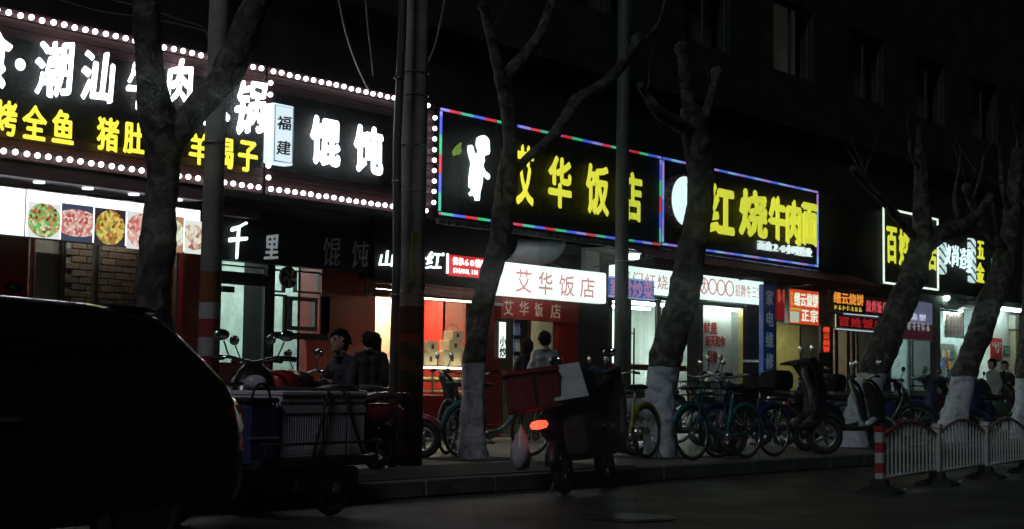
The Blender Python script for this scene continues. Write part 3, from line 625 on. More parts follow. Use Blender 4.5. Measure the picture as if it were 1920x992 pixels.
# counter
X0, X1 = X17(716, 16.5), X17(878, 16.5)
ct = thing('bakery_counter', 'red bakery counter with green base and white emblem', 'counter', ((X0+X1)/2, 16.6, .15), world=True)
MB().bbox(X0, X1, 16.3, 16.95, .38, .86, .012).build('front', red, ct); MB().box(X0, X1, 16.32, 16.95, .15, .378).build('base', M('counter_green', (.05,.1,.05), .5), ct)
A = at(820, 797, 16.29); MB().torus((A.x,16.292,A.z), .065, .008, 'y', 20, 5).build('round_emblem', M('cream_print', (.6,.55,.4), .5), ct)
textline(ct, '山林大红', at(846,765,16.29).x, X1-.05, .66, .76, 16.292, M('cream_print', (.6,.55,.4), .5), .01, .006, .9, joined=True)
dc = thing('display_case', 'glass pastry display case glowing on the red bakery counter', 'display case', ((X0+X1)/2, 16.6, .86), world=True)
for xx in (X0+.03, X0+(X1-X0)*.5, X1-.03): MB().box(xx-.012, xx+.012, 16.36, 16.385, .862, 1.3).build('post', steel, dc)
MB().box(X0+.02, X1-.02, 16.36, 16.9, 1.3, 1.32).build('top_shelf', gl, dc); MB().box(X0+.04, X1-.04, 16.366, 16.372, .87, 1.295).build('front_pane', gl, dc)
MB().box(X0+.04, X1-.04, 16.45, 16.9, 1.06, 1.075).build('shelf', steel, dc); MB().box(X0+.05, X1-.05, 16.4, 16.44, 1.27, 1.298).build('light_strip', E('case_light', (1,.82,.55), 14), dc)
pm = [M('pastry_%d' % k, c, .6, bump=.4, scale=20) for k, c in enumerate(((.75,.55,.3), (.6,.32,.12), (.8,.72,.55)))]
pms = [MB().ball((0,0,.03), .055, 10, 6, (1.2,.9,.6)).mesh('pastry', m) for m in pm]
for lev, z in enumerate((.875, 1.078)):
    n = 17
    for k in range(n):
        for y in ((16.48, 16.62, 16.76) if lev == 0 else (16.55, 16.72)):
            o = link('pastry', random.choice(pms)); o.location = (X0 + .1 + k*(X1-X0-.2)/(n-1), y + random.uniform(-.015,.015), z); o.rotation_euler.z = random.uniform(0,3)
            tag(o, 'small round pastry in the lit bakery display case', 'pastry', 'pastries in the display case')
gb = 0
for px, zt, wd, hd in ((797,1.32,.3,.2), (800,1.525,.26,.18), (838,1.32,.4,.24), (843,1.565,.34,.17), (847,1.74,.26,.15), (868,1.32,.3,.3)):
    X = X17(px, 16.7); g = thing('gift_box', ['lowest cream gift box beside the utility pole in the bakery', 'upper cream gift box beside the utility pole in the bakery', 'wide lowest gift box of the middle bakery stack', 'second gift box of the middle bakery stack', 'top gift box with a round handle in the bakery', 'tall cream gift box by the tree trunk in the bakery'][gb], 'gift box', (X, 16.68, zt), random.uniform(-.1,.1))
    MB().bbox(-wd/2, wd/2, -.1, .1, 0, hd, .008).build('carton', M('gift_cream', (.72,.6,.45), .5), g); MB().box(-.03, .03, -.104, -.1005, hd*.3, hd*.7).build('label_patch', M('dark_patch', (.1,.05,.04), .5), g)
    if gb == 4: MB().torus((0,0,hd), .1, .008, 'y', 14, 5, 0, PI).build('handle', M('gift_cream', (.72,.6,.45), .5), g)
    gb += 1
for zz in (1.55, 2.0):
    MB().box(a+.1, b_-.1, 18.3, 18.59, zz, zz+.025).build('wall_shelf', cream, r)
    for k in range(9):
        g = thing('shelf_packet', 'small packet standing on the bakery wall shelves', 'packet', (a + .25 + k*(b_-a-.5)/8, 18.42, zz+.026), random.uniform(-.2,.2), 'packets on the bakery shelves'); hd_ = random.uniform(.16,.3)
        MB().bbox(-.08,.08,-.06,.06,0,hd_,.008).build('carton', M('packet_%d' % (k % 3), ((.7,.6,.45),(.55,.3,.12),(.6,.08,.06))[k % 3], .5), g); MB().box(-.05,.05,-.064,-.0605,hd_*.35,hd_*.65).build('label_patch', white, g)
A, B = at(826, 616, 18.5), at(832, 690, 18.5)
print_rows(r, A.x-.05, A.x+.12, 1.75, 2.25, 18.58, M('cream_print', (.6,.55,.4), .5), 1, 5)

# ---------------- restaurant
r, a, b_ = room('restaurant', 'small restaurant doorway under the white lightbox and red fascia', 940, 1082, 3.4, M('tan_wall', (.4,.33,.24), .7), tile, zc=2.7, lights=1, tube=E('tube_warm_dim', (1,.9,.75), 12))
MB().box(X17(1046), X17(1082), 17.0, 17.12, .15, 2.7).build('red_side_panel', red, r)
X0, X1, Z0, Z1 = px_rect(940, 1084, 553, 596, 16.88)
MB().box(X0, X1, 16.88, 17.0, Z0, Z1 + .55).build('red_fascia', red, r)
for ch, x0, y0, x1, y1 in (('艾',945,563,962,591), ('华',974,565,991,592), ('饭',1003,568,1018,594), ('店',1033,570,1051,597)): char_at(r, ch, x0, y0, x1, y1, 16.87, M('pale_outline', (.75,.5,.4), .5, emit=(.8,.5,.4), es=.25), .0, .02)
window_px(r, 990, 600, 1046, 860, 17.3, M('wood_frame', (.25,.16,.08), .5), gl, .03, 'door')
MB().box(X17(948,17.2), X17(985,17.2), 17.2, 17.25, .2, 1.15).build('green_curtain', M('olive_board', (.3,.33,.16), .7), r)
MB().box(X17(946,17.2), X17(985,17.2), 17.19, 17.255, 1.152, 1.3).build('red_banner', red, r)
s, X0, X1, Z0, Z1 = lightbox('side_lightbox', 'narrow white lightbox with black characters at the restaurant door', 936, 949, 602, 672, 16.75, E('lb_side', (1,1,1), 1.6), .1)
textline(s, '小炒', X0+.01, X1-.01, Z0+.02, Z1-.25, 16.745, ink, .03, .006, 1.0, joined=True, vertical=True)
s, X0, X1, Z0, Z1 = lightbox('restaurant_lightbox', 'wide bright white lightbox with pale red characters jutting out over the restaurant', 940, 1137, 490, 553, 15.9, lb, .18, trim=E('lightbox_case_glow', (1,.97,.97), 1.6))
lbr = E('lightbox_pink_print', (1,.42,.45), 1.05)
for ch, x0, y0, x1, y1 in (('艾',966,505,997,549), ('华',1009,510,1036,553), ('饭',1048,516,1077,556), ('店',1087,520,1115,559)): char_at(s, ch, x0, y0, x1, y1, 15.895, lbr, .02, .01)
for k in (.2, .8): MB().tube([(X0+(X1-X0)*k, 16.07, Z1-.1), (X0+(X1-X0)*k, 16.9, Z1+.25)], .02, 6).build('bracket', grey, s)
vt = thing('curved_vent_hood', 'pale curved sheet metal hood under the restaurant sign', 'vent hood', at(1000, 460, 16.6), world=True)
P0, P1 = at(962, 470, 16.5), at(1052, 458, 16.5); vs = []
for i in range(9):
    a = i/8*PI*.5; vs.append([Vector((P0.x + (P1.x-P0.x)*k/6, 16.95 - .55*math.sin(a), 3.05 + .1*k/6 + .42*(1-math.cos(a))*1.0)) for k in range(7)])
h = MB().loft(vs, closed=False).build('sheet', M('hood_grey', (.22,.23,.27), .4, .2), vt); h.modifiers.new('s', 'SOLIDIFY').thickness = .01
fg = thing('drinks_fridge', 'tall drinks fridge with bluish glow inside the restaurant doorway', 'fridge', (X17(968,17.6), 17.6, .175), world=True)
X0, X1 = X17(951,17.5), X17(986,17.5)
MB().box(X0, X1, 17.75, 17.78, 1.32, 2.5).build('back_panel', M('fridge_blue', (.1,.1,.25), .5, emit=(.12,.12,.35), es=.25), fg)
for xx in (X0, X1-.03): MB().box(xx, xx+.03, 17.4, 17.749, .18, 2.5).build('side', plast, fg)
MB().box(X0+.031, X1-.031, 17.45, 17.749, .18, 1.3).build('cabinet', M('fridge_grey', (.2,.2,.22), .5), fg)
bt = MB().tube([(0,0,0),(0,0,.12),(0,0,.17),(0,0,.22)], [.03,.03,.012,.012], 8)
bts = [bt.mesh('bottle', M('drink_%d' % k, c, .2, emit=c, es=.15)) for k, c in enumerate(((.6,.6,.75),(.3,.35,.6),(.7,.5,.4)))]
for j in range(4):
    MB().box(X0+.031, X1-.031, 17.5, 17.749, 1.33+j*.29, 1.34+j*.29).build('shelf', steel, fg)
    for k in range(6): o = link('bottle', random.choice(bts), fg); o.location = (X0+.09+k*(X1-X0-.18)/5, 17.6, 1.342+j*.29)

# ---------------- noodle shop
r, a, b_ = room('noodle_shop', 'bright white-walled noodle shop behind tall glass with red lettering', 1140, 1402, 2.6, M('bright_wall', (.72,.74,.74), .6, var=.06), tile, zc=2.75, lights=2, tube=E('tube_bright', (1,.97,.94), 20), wid=.1)
fd = M('dark_bronze_frame', (.04,.035,.03), .35, .3)
window_px(r, 1142, 560, 1176, 880, 17.06, fd, gl, .05, 'door'); window_px(r, 1178, 560, 1232, 880, 17.06, fd, gl, .05, 'door'); window_px(r, 1234, 560, 1288, 760, 17.06, fd, gl, .05)
MB().box(X17(1312,17.4), X17(1402)-.002, 17.4, 17.43, .2, 2.74).build('white_partition', M('bright_wall', (.72,.74,.74), .6, var=.06), r)
MB().box(X17(1318,17.3), X17(1396,17.3), 17.16, 17.24, 2.66, 2.7).build('tube_light', E('tube_fill', (1,.97,.95), 8), r)  # added tube, no known fixture here; brightens the partition behind the window
fo, WX0, WX1, WZ0, WZ1 = window_px(r, 1314, 572, 1400, 738, 17.06, fd, gl, .04)
A = at(1189, 615, 16.95); B = at(1189, 735, 16.95)
MB().tube([(A.x,16.95,A.z),(A.x,16.95,B.z)], .018, 8).tube([(A.x,16.95,A.z-.1),(A.x,17.05,A.z-.1)], .012, 6).tube([(A.x,16.95,B.z+.1),(A.x,17.05,B.z+.1)], .012, 6).build('door_handle', plast, r)
MB().box(X17(1142), X17(1288), 17.03, 17.045, at(1200,694,17).z, at(1200,683,17).z).build('red_safety_band', red, r)
MB().box(WX0, WX1, 16.9, 17.2, .15, WZ0-.01).build('sill_wall', M('pillar_plaster', (.26,.26,.26), .7), r)
MB().box(X17(1392), X17(1402), 16.99, 17.1, .15, 2.7).build('gold_mullion', M('gold_trim', (.5,.36,.16), .35, .5), r)
for tx, x0, x1, y0, y1 in (('就是',1319,1345,602,626), ('每天和你',1322,1360,627,651), ('见面',1326,1345,656,680)):
    textline(r, tx, at(x0,(y0+y1)/2,17.39).x, at(x1,(y0+y1)/2,17.39).x, at(x0,y1,17.39).z, at(x0,y0,17.39).z, 17.39, red, .025, .006, 1.0)
poly_at(r, 'bowl_emblem', [(1311,655),(1318,648),(1319,656),(1317,664),(1313,671),(1311,672)], 17.02, red, .006)
s, X0, X1, Z0, Z1 = lightbox('noodle_lightbox', 'long white lightbox with faint red characters along the noodle shop front', 1142, 1432, 493, 546, 16.55, lb, .14)
textline(s, '厦门红烧牛肉', X0+.3, X0+(X1-X0)*.5, Z0+.1, Z1-.08, 16.545, lbr, .0, .01, .9)
textline(s, '大', at(1315,545,16.545).x, at(1325,545,16.545).x, Z0+.14, Z1-.06, 16.545, lbr, .02, .01, .9)
for k in range(4): A = at(1320 + 16*k, 541 + 2*k, 16.545); MB().torus((A.x, 16.545, (Z0+Z1)/2+.03), .15, .02, 'y', 20, 4).build('ring_print', lbr, s)
textline(s, '招牌牛三宝', at(1378,545,16.545).x, X1-.08, Z0+.12, Z1-.1, 16.545, lbr, .0, .01, .9)
s, X0, X1, Z0, Z1 = lightbox('home_cooking_led_sign', 'small blue and violet LED sign jutting out before the noodle lightbox', 1141, 1227, 517, 557, 16.1, E('led_blue_face', (.12,.18,.6), .9), .1)
textline(s, '家常炒菜', X0+.04, X1-.04, Z0+.02, Z1-.02, 16.095, E('led_pink_letters', (.85,.35,.65), .9), .02, .01, .98)
for a_, b2 in ((Z0+.01, Z0+.03), (Z1-.03, Z1-.01)): MB().box(X0, X1, 16.09, 16.1, a_, b2).build('led_edge', E('led_edge', (.5,.55,1), 1.3), s)
# scalloped awning
X0, X1 = at(1225, 495, 15.6).x, at(1652, 535, 15.6).x; za = at(1300, 492, 15.6).z
aw = thing('scalloped_awning', 'dark red fabric awning with scalloped lower edge over the noodle shop', 'awning', ((X0+X1)/2, 16.2, za), world=True)
am = M('awning_fabric', (.09,.014,.016), .8, bump=.2)
o = MB().add([(X0,15.6,za),(X1,15.6,za),(X1,16.24,3.6),(X0,16.24,3.6)], [(0,1,2,3)]).build('canopy', am, aw); o.modifiers.new('s','SOLIDIFY').thickness = .012
n = int((X1-X0)/.14); vs = []; top = []; bot = []
for i in range(n*6+1):
    x = X0 + (X1-X0)*i/(n*6); ph = (i % 6)/6; top.append(Vector((x,15.594,za))); bot.append(Vector((x,15.594+.01*math.sin(i*.9), za-.1-.055*math.sin(PI*ph))))
o = MB().loft([top, bot], closed=False, smooth=False).build('valance', am, aw); o.modifiers.new('s','SOLIDIFY').thickness = .008
for k in range(5): x = X0 + (X1-X0)*k/4; MB().tube([(x,15.62,za-.01),(x,17.02,3.2)], .014, 6).build('arm', grey, aw)
cam_ = thing('security_camera', 'small dark security camera under the restaurant sign corner', 'camera', at(1205, 475, 16.4), world=True)
A = at(1205, 475, 16.4); MB().tube([(A.x-.12,16.3,A.z-.05),(A.x+.05,16.42,A.z)], .045, 10).build('body', plast, cam_); MB().tube([(A.x+.02,16.4,A.z),(A.x+.02,16.4,A.z+.2)], .015, 6).build('mount', grey, cam_)
cb = thing('ceiling_lamp', 'round white ceiling lamp under the canopy by the thin pole', 'lamp', at(1187, 466, 16.6), world=True)
A = at(1187, 467, 16.6); MB().tube([(A.x,16.6,3.5),(A.x,16.6,3.4)], .12, 16).build('diffuser', E('canopy_lamp', (1,.97,.92), 6), cb); MB().box(at(1140,470,16.4).x, at(1228,480,16.4).x, 16.32, 17.0, 3.501, 3.55).build('mount_panel', white, cb)
MB().box(at(1140,470,16.4).x, at(1166,480,16.4).x, 16.9, 16.99, 2.6, 3.5).build('mount_panel', white, cb)
# vertical blue sign
X0, X1, Z0, Z1 = px_rect(1432, 1453, 533, 706, 16.4)
s = thing('appliance_repair_sign', 'tall narrow blue sign with white characters 家电维修', 'shop sign', ((X0+X1)/2, 16.6, Z0), world=True)
MB().bbox(X0, X1, 16.4, 16.52, Z0, Z1, .012).build('panel', M('blue_sign', (.03,.06,.28), .4, emit=(.04,.08,.4), es=.12), s)
textline(s, '家电维修', X0+.03, X1-.03, Z0+.1, Z1-.05, 16.395, M('sign_white', (.7,.72,.8), .5, emit=(.6,.65,.9), es=.16), .02, .008, .78, vertical=True)
for z in (Z0+.3, Z1-.3): MB().box(X0+.1, X0+.16, 16.521, 17.0, z, z+.05).build('bracket', grey, s)
# ---------------- flatbread shops
r, a, b_ = room('flatbread_shop', 'dim flatbread shop with a lamp and red banner behind open front', 1456, 1536, 2.4, M('yellow_wall', (.5,.42,.2), .7), tile, zc=2.5, lights=1, tube=E('tube_yellow', (1,.85,.6), 10))
MB().box(X17(1478,18.6), X17(1530,18.6), 18.5, 18.54, 1.1, 1.3).build('red_banner', M('banner_red', (.5,.04,.03), .6), r)
textline(r, '缙云烧饼', X17(1480,18.6), X17(1528,18.6), 1.12, 1.28, 18.495, white, .02, .006, .9, joined=True)
cnt = thing('flatbread_counter', 'dark red counter in front of the flatbread shop', 'counter', (X17(1510,16.4), 16.4, .15), world=True)
MB().bbox(X17(1478,16.3), X17(1546,16.3), 16.2, 16.8, .15, .95, .015).build('body', M('maroon_counter', (.2,.03,.02), .45), cnt); MB().bbox(X17(1476,16.3), X17(1548,16.3), 16.17, 16.83, .952, .99, .01).build('top', steel, cnt)
bl = thing('bare_bulb', 'bare glowing bulb hanging inside the flatbread shop', 'lamp', at(1503, 674, 18.0), world=True)
A = at(1503, 674, 18.0); MB().ball(A, .05, 10, 8).build('bulb', E('bare_bulb', (1,.9,.65), 10), bl); MB().tube([A+Vector((0,0,.05)), Vector((A.x,A.y,2.46))], .008, 5).build('cord', plast, bl)
s, X0, X1, Z0, Z1 = lightbox('flatbread_lightbox', 'orange red lightbox with white characters above the flatbread counter', 1480, 1536, 540, 607, 16.3, E('orange_box', (.9,.07,.02), 1.4), .12)
textline(s, '缙云烧饼', X0+.2, X1-.04, Z0+(Z1-Z0)*.5, Z1-.06, 16.295, E('box_white_letters', (1,.92,.85), 1.6), .03, .01, .95)
MB().box(X0+.04, X0+.5, 16.292, 16.299, Z0+.3, Z0+(Z1-Z0)*.46).build('yellow_patch', E('box_yellow', (1,.6,.1), 1.0), s); MB().box(X0+.04, X0+.42, 16.291, 16.299, Z0+.04, Z0+.27).build('white_patch', E('box_pale', (.9,.85,.75), 1.0), s)
textline(s, '正宗', X0+.5, X1-.05, Z0+.05, Z0+(Z1-Z0)*.48, 16.295, E('box_white_letters', (1,.92,.85), 1.6), .03, .01, .9)
print_rows(s, X0+.03, X0+.18, Z0+(Z1-Z0)*.5, Z1-.06, 16.295, E('box_yellow', (1,.6,.1), 1.0), 1, 3)
s, X0, X1, Z0, Z1 = lightbox('small_red_lightbox', 'dim red lightbox beside the blue vertical sign', 1455, 1478, 542, 600, 16.7, E('red_dim', (.6,.01,.015), .45), .1)
print_rows(s, X0+.05, X1-.05, Z0+.35, Z0+.7, 16.693, E('red_letters', (1,.12,.08), .9), 2, 1)
s, X0, X1, Z0, Z1 = lightbox('vertical_red_led_sign', 'narrow upright red LED sign hanging below the larger lightboxes', 1541, 1556, 610, 662, 16.2, M('led_black', (.02,.01,.01), .5), .08)
textline(s, '缙云烧饼', X0+.02, X1-.02, Z0+.02, Z1-.02, 16.19, E('led_red_letters', (1,.06,.03), 1.8), .03, .01, .95, vertical=True)
s, X0, X1, Z0, Z1 = lightbox('orange_led_sign', 'LED sign with orange characters in two lines above the restaurant door', 1559, 1622, 543, 584, 16.3, M('led_black', (.02,.01,.01), .5, emit=(.4,.02,.01), es=.2), .1)
textline(s, '缙云烧饼', X0+.08, X1-.08, Z0+(Z1-Z0)*.38, Z1-.03, 16.295, E('led_orange_letters', (1,.28,.05), 1.8), .03, .01, .98)
print_rows(s, X0+.1, X1-.15, Z0+.04, Z0+(Z1-Z0)*.34, 16.294, E('led_yellow_small', (1,.5,.08), 1.5), 7, 1)
s, X0, X1, Z0, Z1 = lightbox('pink_led_sign', 'row of pink red glowing characters beside the leaning tree', 1621, 1665, 556, 590, 16.6, M('board_brown', (.12,.08,.07), .6), .08)
textline(s, '烧烤饭店', X0+.04, X1-.04, Z0+.04, Z1-.04, 16.59, E('led_pink_red', (1,.1,.15), 1.2), .02, .01, .85)
s, X0, X1, Z0, Z1 = lightbox('red_character_board', 'dark board with large dim red characters over the glass door', 1566, 1662, 589, 614, 16.45, M('led_black2', (.05,.008,.01), .5), .1)
textline(s, '百姓饭店', X0+.1, X1-.1, Z0+.03, Z1-.03, 16.44, E('dim_red_letters', (.8,.02,.03), .8), .05, .01, .9)
MB().tube([(X0,16.43,Z0-.03),(X1-.3,16.43,Z0-.03)], .015, 5).build('neon_tube', E('neon_cool', (.8,.8,1), 1.2), s); MB().tube([(X0-.02,16.43,Z0),(X0-.02,16.43,Z1)], .013, 5).build('neon_tube', E('neon_warm', (1,.8,.5), 1), s); MB().tube([(X0+.4,16.43,Z1+.03),(X1-.5,16.43,Z1+.03)], .015, 5).build('neon_tube', E('neon_cool', (.8,.8,1), 1.2), s)
r, a, b_ = room('eatery', 'eatery with glass doors and a bright tube under red LED boards', 1562, 1642, 3.0, M('brown_wall', (.3,.2,.14), .7), tile, zc=2.6, lights=1, tube=E('tube_eatery', (1,.88,.78), 12))
window_px(r, 1568, 616, 1592, 860, 17.06, fd, gl, .05, 'door'); window_px(r, 1600, 616, 1640, 860, 17.06, fd, gl, .05, 'door')
MB().box(X17(1580,18.5), X17(1582.5,18.5), 18.5, 18.55, 1.3, 2.1).build('light_tube', E('neon_cool2', (.8,.85,1), 5), r)
MB().box(X17(1570,18.8), X17(1588,18.8), 18.8, 18.85, 1.0, 1.3).build('red_poster', red, r)
cab = thing('street_cabinet', 'low dark red stove cabinet standing before the glass doors', 'cabinet', (X17(1570,15.6), 15.6, .15), world=True)
MB().bbox(X17(1552,15.5), X17(1598,15.5), 15.3, 15.9, .15, 1.0, .015).build('body', M('maroon_cabinet', (.16,.035,.03), .45), cab); MB().box(X17(1553,15.5)+.1, X17(1558,15.5)+.12, 15.288, 15.298, .3, .8).build('panel_strip', M('gold_trim', (.5,.36,.16), .35, .5), cab); MB().bbox(X17(1550,15.5), X17(1600,15.5), 15.28, 15.92, 1.002, 1.03, .008).build('top', steel, cab)
# ---------------- hair salon
r, a, b_ = room('hair_salon', 'pale lit hair salon with glass door behind the leaning tree', 1664, 1744, 3.0, M('pale_teal_wall', (.55,.62,.64), .6), tile, zc=3.0, lights=1, tube=E('tube_cool', (.9,.95,1), 17))
window_px(r, 1668, 600, 1704, 860, 17.06, M('alu_frame', (.35,.34,.33), .35, .8), gl, .04, 'door'); window_px(r, 1706, 600, 1742, 860, 17.06, M('alu_frame', (.35,.34,.33), .35, .8), gl, .04, 'door')
s, X0, X1, Z0, Z1 = lightbox('salon_banner', 'lilac and maroon hair salon banner hanging by the door', 1686, 1749, 560, 636, 16.4, M('salon_lilac', (.5,.42,.6), .4, emit=(.5,.42,.75), es=.35), .06)
MB().box(X0+.02, X1-.02, 16.385, 16.398, Z0+.02, Z0+(Z1-Z0)*.42).build('maroon_band', M('salon_maroon', (.16,.03,.06), .5, emit=(.3,.04,.08), es=.2), s)
textline(s, '尚造型', X0+.05, X1-.4, Z0+(Z1-Z0)*.48, Z1-.3, 16.38, E('salon_pink', (.9,.75,1), 1.2), .01, .01, .8)
print_rows(s, X0+.1, X1-.2, Z0+.22, Z0+.46, 16.38, E('salon_pale', (.7,.6,.65), .7), 6, 1)
for k in range(3):
    A = at(1676 + 14*k, 660 + 8*k, 18.5); o = thing('salon_poster', ['pale poster highest on the salon wall behind glass', 'pale poster of hair style in the middle of the salon wall', 'pale poster lowest on the salon wall behind glass'][k], 'poster', A, world=True)
    MB().box(A.x-.22, A.x+.22, 19.9, 19.92, A.z-.35, A.z+.35).build('sheet', M('poster_pale_%d' % k, ((.6,.5,.6), (.3,.45,.5), (.6,.3,.3))[k], .5), o); MB().ball((A.x, 19.9, A.z+.05), .12, 10, 6, (1,.06,1.3)).build('face_print', M('poster_dark', (.1,.07,.07), .6), o)
# ---------------- hardware shop
r, a, b_ = room('hardware_shop', 'cluttered pale hardware shop with goods hanging on the wall', 1764, 1858, 2.2, M('pale_blue_wall', (.6,.66,.68), .6), tile, zc=3.3, lights=2, tube=E('tube_cool2', (.95,.97,1), 20), wid=.08)
bl = thing('hanging_bulb', 'bright white bulb hanging under the hardware shop sign', 'lamp', at(1775, 558, 16.8), world=True)
A = at(1775, 558, 16.8); MB().ball(A, .085, 12, 8).build('bulb', E('big_bulb', (1,.98,.92), 14), bl); MB().tube([A+Vector((0,0,.08)), A+Vector((0,0,.15)), Vector((A.x,A.y,3.5))], [.03,.03,.006], 6).build('cord', plast, bl)
sh = thing('corrugated_shutter', 'rolled up pale corrugated shutter under the white framed sign', 'shutter', at(1740, 545, 16.8), world=True)
X0, X1 = X17(1712,16.8), X17(1800,16.8)
for k in range(7): MB().bbox(X0, X1, 16.8+k*.012, 16.84+k*.012, 3.1+k*.065, 3.16+k*.065, .008).build('slat', M('shutter_pale', (.45,.5,.5), .5), sh)
nb = thing('price_board', 'framed board with rows of faded red print on the hardware shop wall', 'notice board', at(1788, 605, 17.6), world=True)
A, B = at(1771, 580, 17.6), at(1806, 634, 17.6); MB().box(A.x, B.x, 17.6, 17.63, B.z, A.z).build('board', M('notice_grey', (.42,.42,.4), .6), nb); MB().tube([(A.x,17.59,A.z),(B.x,17.59,A.z),(B.x,17.59,B.z),(A.x,17.59,B.z),(A.x,17.59,A.z)], .025, 4).build('frame', steel, nb)
print_rows(nb, A.x+.06, B.x-.06, B.z+.08, A.z-.08, 17.592, M('faded_red', (.5,.2,.16), .6), 5, 4)
cols = [(.6,.1,.05),(.7,.4,.1),(.15,.3,.12),(.7,.6,.4),(.5,.5,.5),(.1,.2,.5),(.4,.2,.1)]
gm_ = [MB().bbox(-.05,.05,-.03,.03,-.12,.12,.012).mesh('hanging_tool_pack', M('goods_%d' % k, c, .5)) for k, c in enumerate(cols)]
gx0, gx1 = X17(1768,17.9), X17(1820,17.9)
for i in range(11):
    for j in range(4):
        o = link('hanging_tool_pack', random.choice(gm_)); o.location = (gx0 + (gx1-gx0)*i/10 + random.uniform(-.03,.03), 18.0 + random.uniform(-.05,.05), 1.15 + .3*j); o.rotation_euler = (0, random.uniform(-.25,.25), 0); o.scale = (random.uniform(.6,1.3), 1, random.uniform(.7,1.2))
        tag(o, 'small coloured pack of hardware goods hanging on the shop wall', 'hardware goods', 'goods hanging in the hardware shop')
MB().box(gx0-.1, gx1+.1, 18.06, 18.09, .9, 2.35).build('goods_board', M('goods_board', (.45,.43,.38), .6), r)
cl = thing('overhead_cable', 'black cable sagging below the hardware sign past the bulb', 'cable', at(1800, 575, 16.5), world=True)
P0, P1 = at(1760, 570, 16.4), at(1822, 556, 16.4); MB().tube([P0 + (P1-P0)*k/10 + Vector((0,0,-.22*math.sin(PI*k/10))) for k in range(11)], .016, 5).build('wire', plast, cl)
po = thing('red_poster', 'red poster with pale figure on the white wall by the hardware shop', 'poster', at(1867, 650, 16.97), world=True)
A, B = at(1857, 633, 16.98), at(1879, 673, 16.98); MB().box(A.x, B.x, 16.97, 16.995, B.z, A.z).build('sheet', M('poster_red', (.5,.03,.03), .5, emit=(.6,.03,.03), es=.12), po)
print_rows(po, A.x+.05, B.x-.05, A.z-.28, A.z-.08, 16.965, white, 4, 1); MB().torus(((A.x+B.x)/2, 16.966, B.z+.25), .1, .03, 'y', 14, 5).build('figure_print', M('poster_pale', (.6,.5,.45), .5), po)
gp = thing('house_number_plate', 'small green house number plate on the white wall', 'number plate', at(1890, 657, 16.97), world=True)
A, B = at(1882, 648, 16.98), at(1899, 667, 16.98); MB().bbox(A.x, B.x, 16.975, 16.998, B.z, A.z, .005).build('plate', M('plate_green', (.02,.16,.12), .4), gp); print_rows(gp, A.x+.05, B.x-.05, B.z+.04, A.z-.04, 16.972, white, 3, 2)
wlmp = thing('wall_lamp', 'lit lamp tube on the white wall beside the hardware shop', 'lamp', (X17(1884,16.7), 16.8, 3.3), world=True)
MB().box(X17(1862,16.7), X17(1906,16.7), 16.5, 16.62, 3.28, 3.36).build('tube', E('wall_tube', (.95,.97,1), 26), wlmp); MB().box(X17(1862,16.7), X17(1906,16.7), 16.48, 17.0, 3.361, 3.41).build('housing', white, wlmp)
tj = thing('tan_door_post', 'tan lit door post at the far end of the shop row', 'door post', (X17(1906,16.9), 16.9, .15), world=True)
MB().bbox(X17(1902,16.85), X17(1911,16.85), 16.8, 16.99, .15, 2.8, .01).build('post', M('tan_post', (.6,.5,.34), .5), tj); MB().bbox(X17(1900,16.85), X17(1913,16.85), 16.78, 16.99, 2.802, 3.2, .01).build('capital', M('tan_cap', (.6,.58,.5), .5), tj)

# ================================================================== trees and poles
def spline(pts, n=6):
    P = [Vector(p) for p in pts]; out = []
    for i in range(len(P)-1):
        a, b, c, d = P[max(i-1,0)], P[i], P[i+1], P[min(i+2,len(P)-1)]
        for k in range(n):
            t = k/n; out.append(.5*((2*b) + (c-a)*t + (2*a-5*b+4*c-d)*t*t + (3*b-a-3*c+d)*t**3))
    out.append(P[-1]); return out
def bark_tube(pts, rads, seed, sides=20, n=12):
    # pts with radius; lumpy bark tube with a knobbed end
    q = spline([(*p, r) if False else p for p in pts], n); R = []
    for i in range(len(pts)-1):
        for k in range(n): R.append(rads[i] + (rads[i+1]-rads[i])*k/n)
    R.append(rads[-1]); secs = []; up = None
    for i, p in enumerate(q):
        t = (q[min(i+1,len(q)-1)] - q[max(i-1,0)]).normalized()
        if up is None: up = Vector((0,1,0)) if abs(t.y) < .9 else Vector((1,0,0))
        a = t.cross(up).normalized(); b = a.cross(t).normalized(); up = b; sec = []
        for k in range(sides):
            an = 2*PI*k/sides; dv = a*math.cos(an) + b*math.sin(an)
            nz = noise.noise(p*1.6 + dv*.8 + Vector((seed,0,0)))*.24 + noise.noise(p*6 + dv*1.5 + Vector((0,seed,0)))*.16 + noise.noise(p*17 + dv*4 + Vector((0,seed,0)))*.07
            sec.append(p + dv*R[i]*(1+nz))
        secs.append(sec)
    return MB().loft(secs)
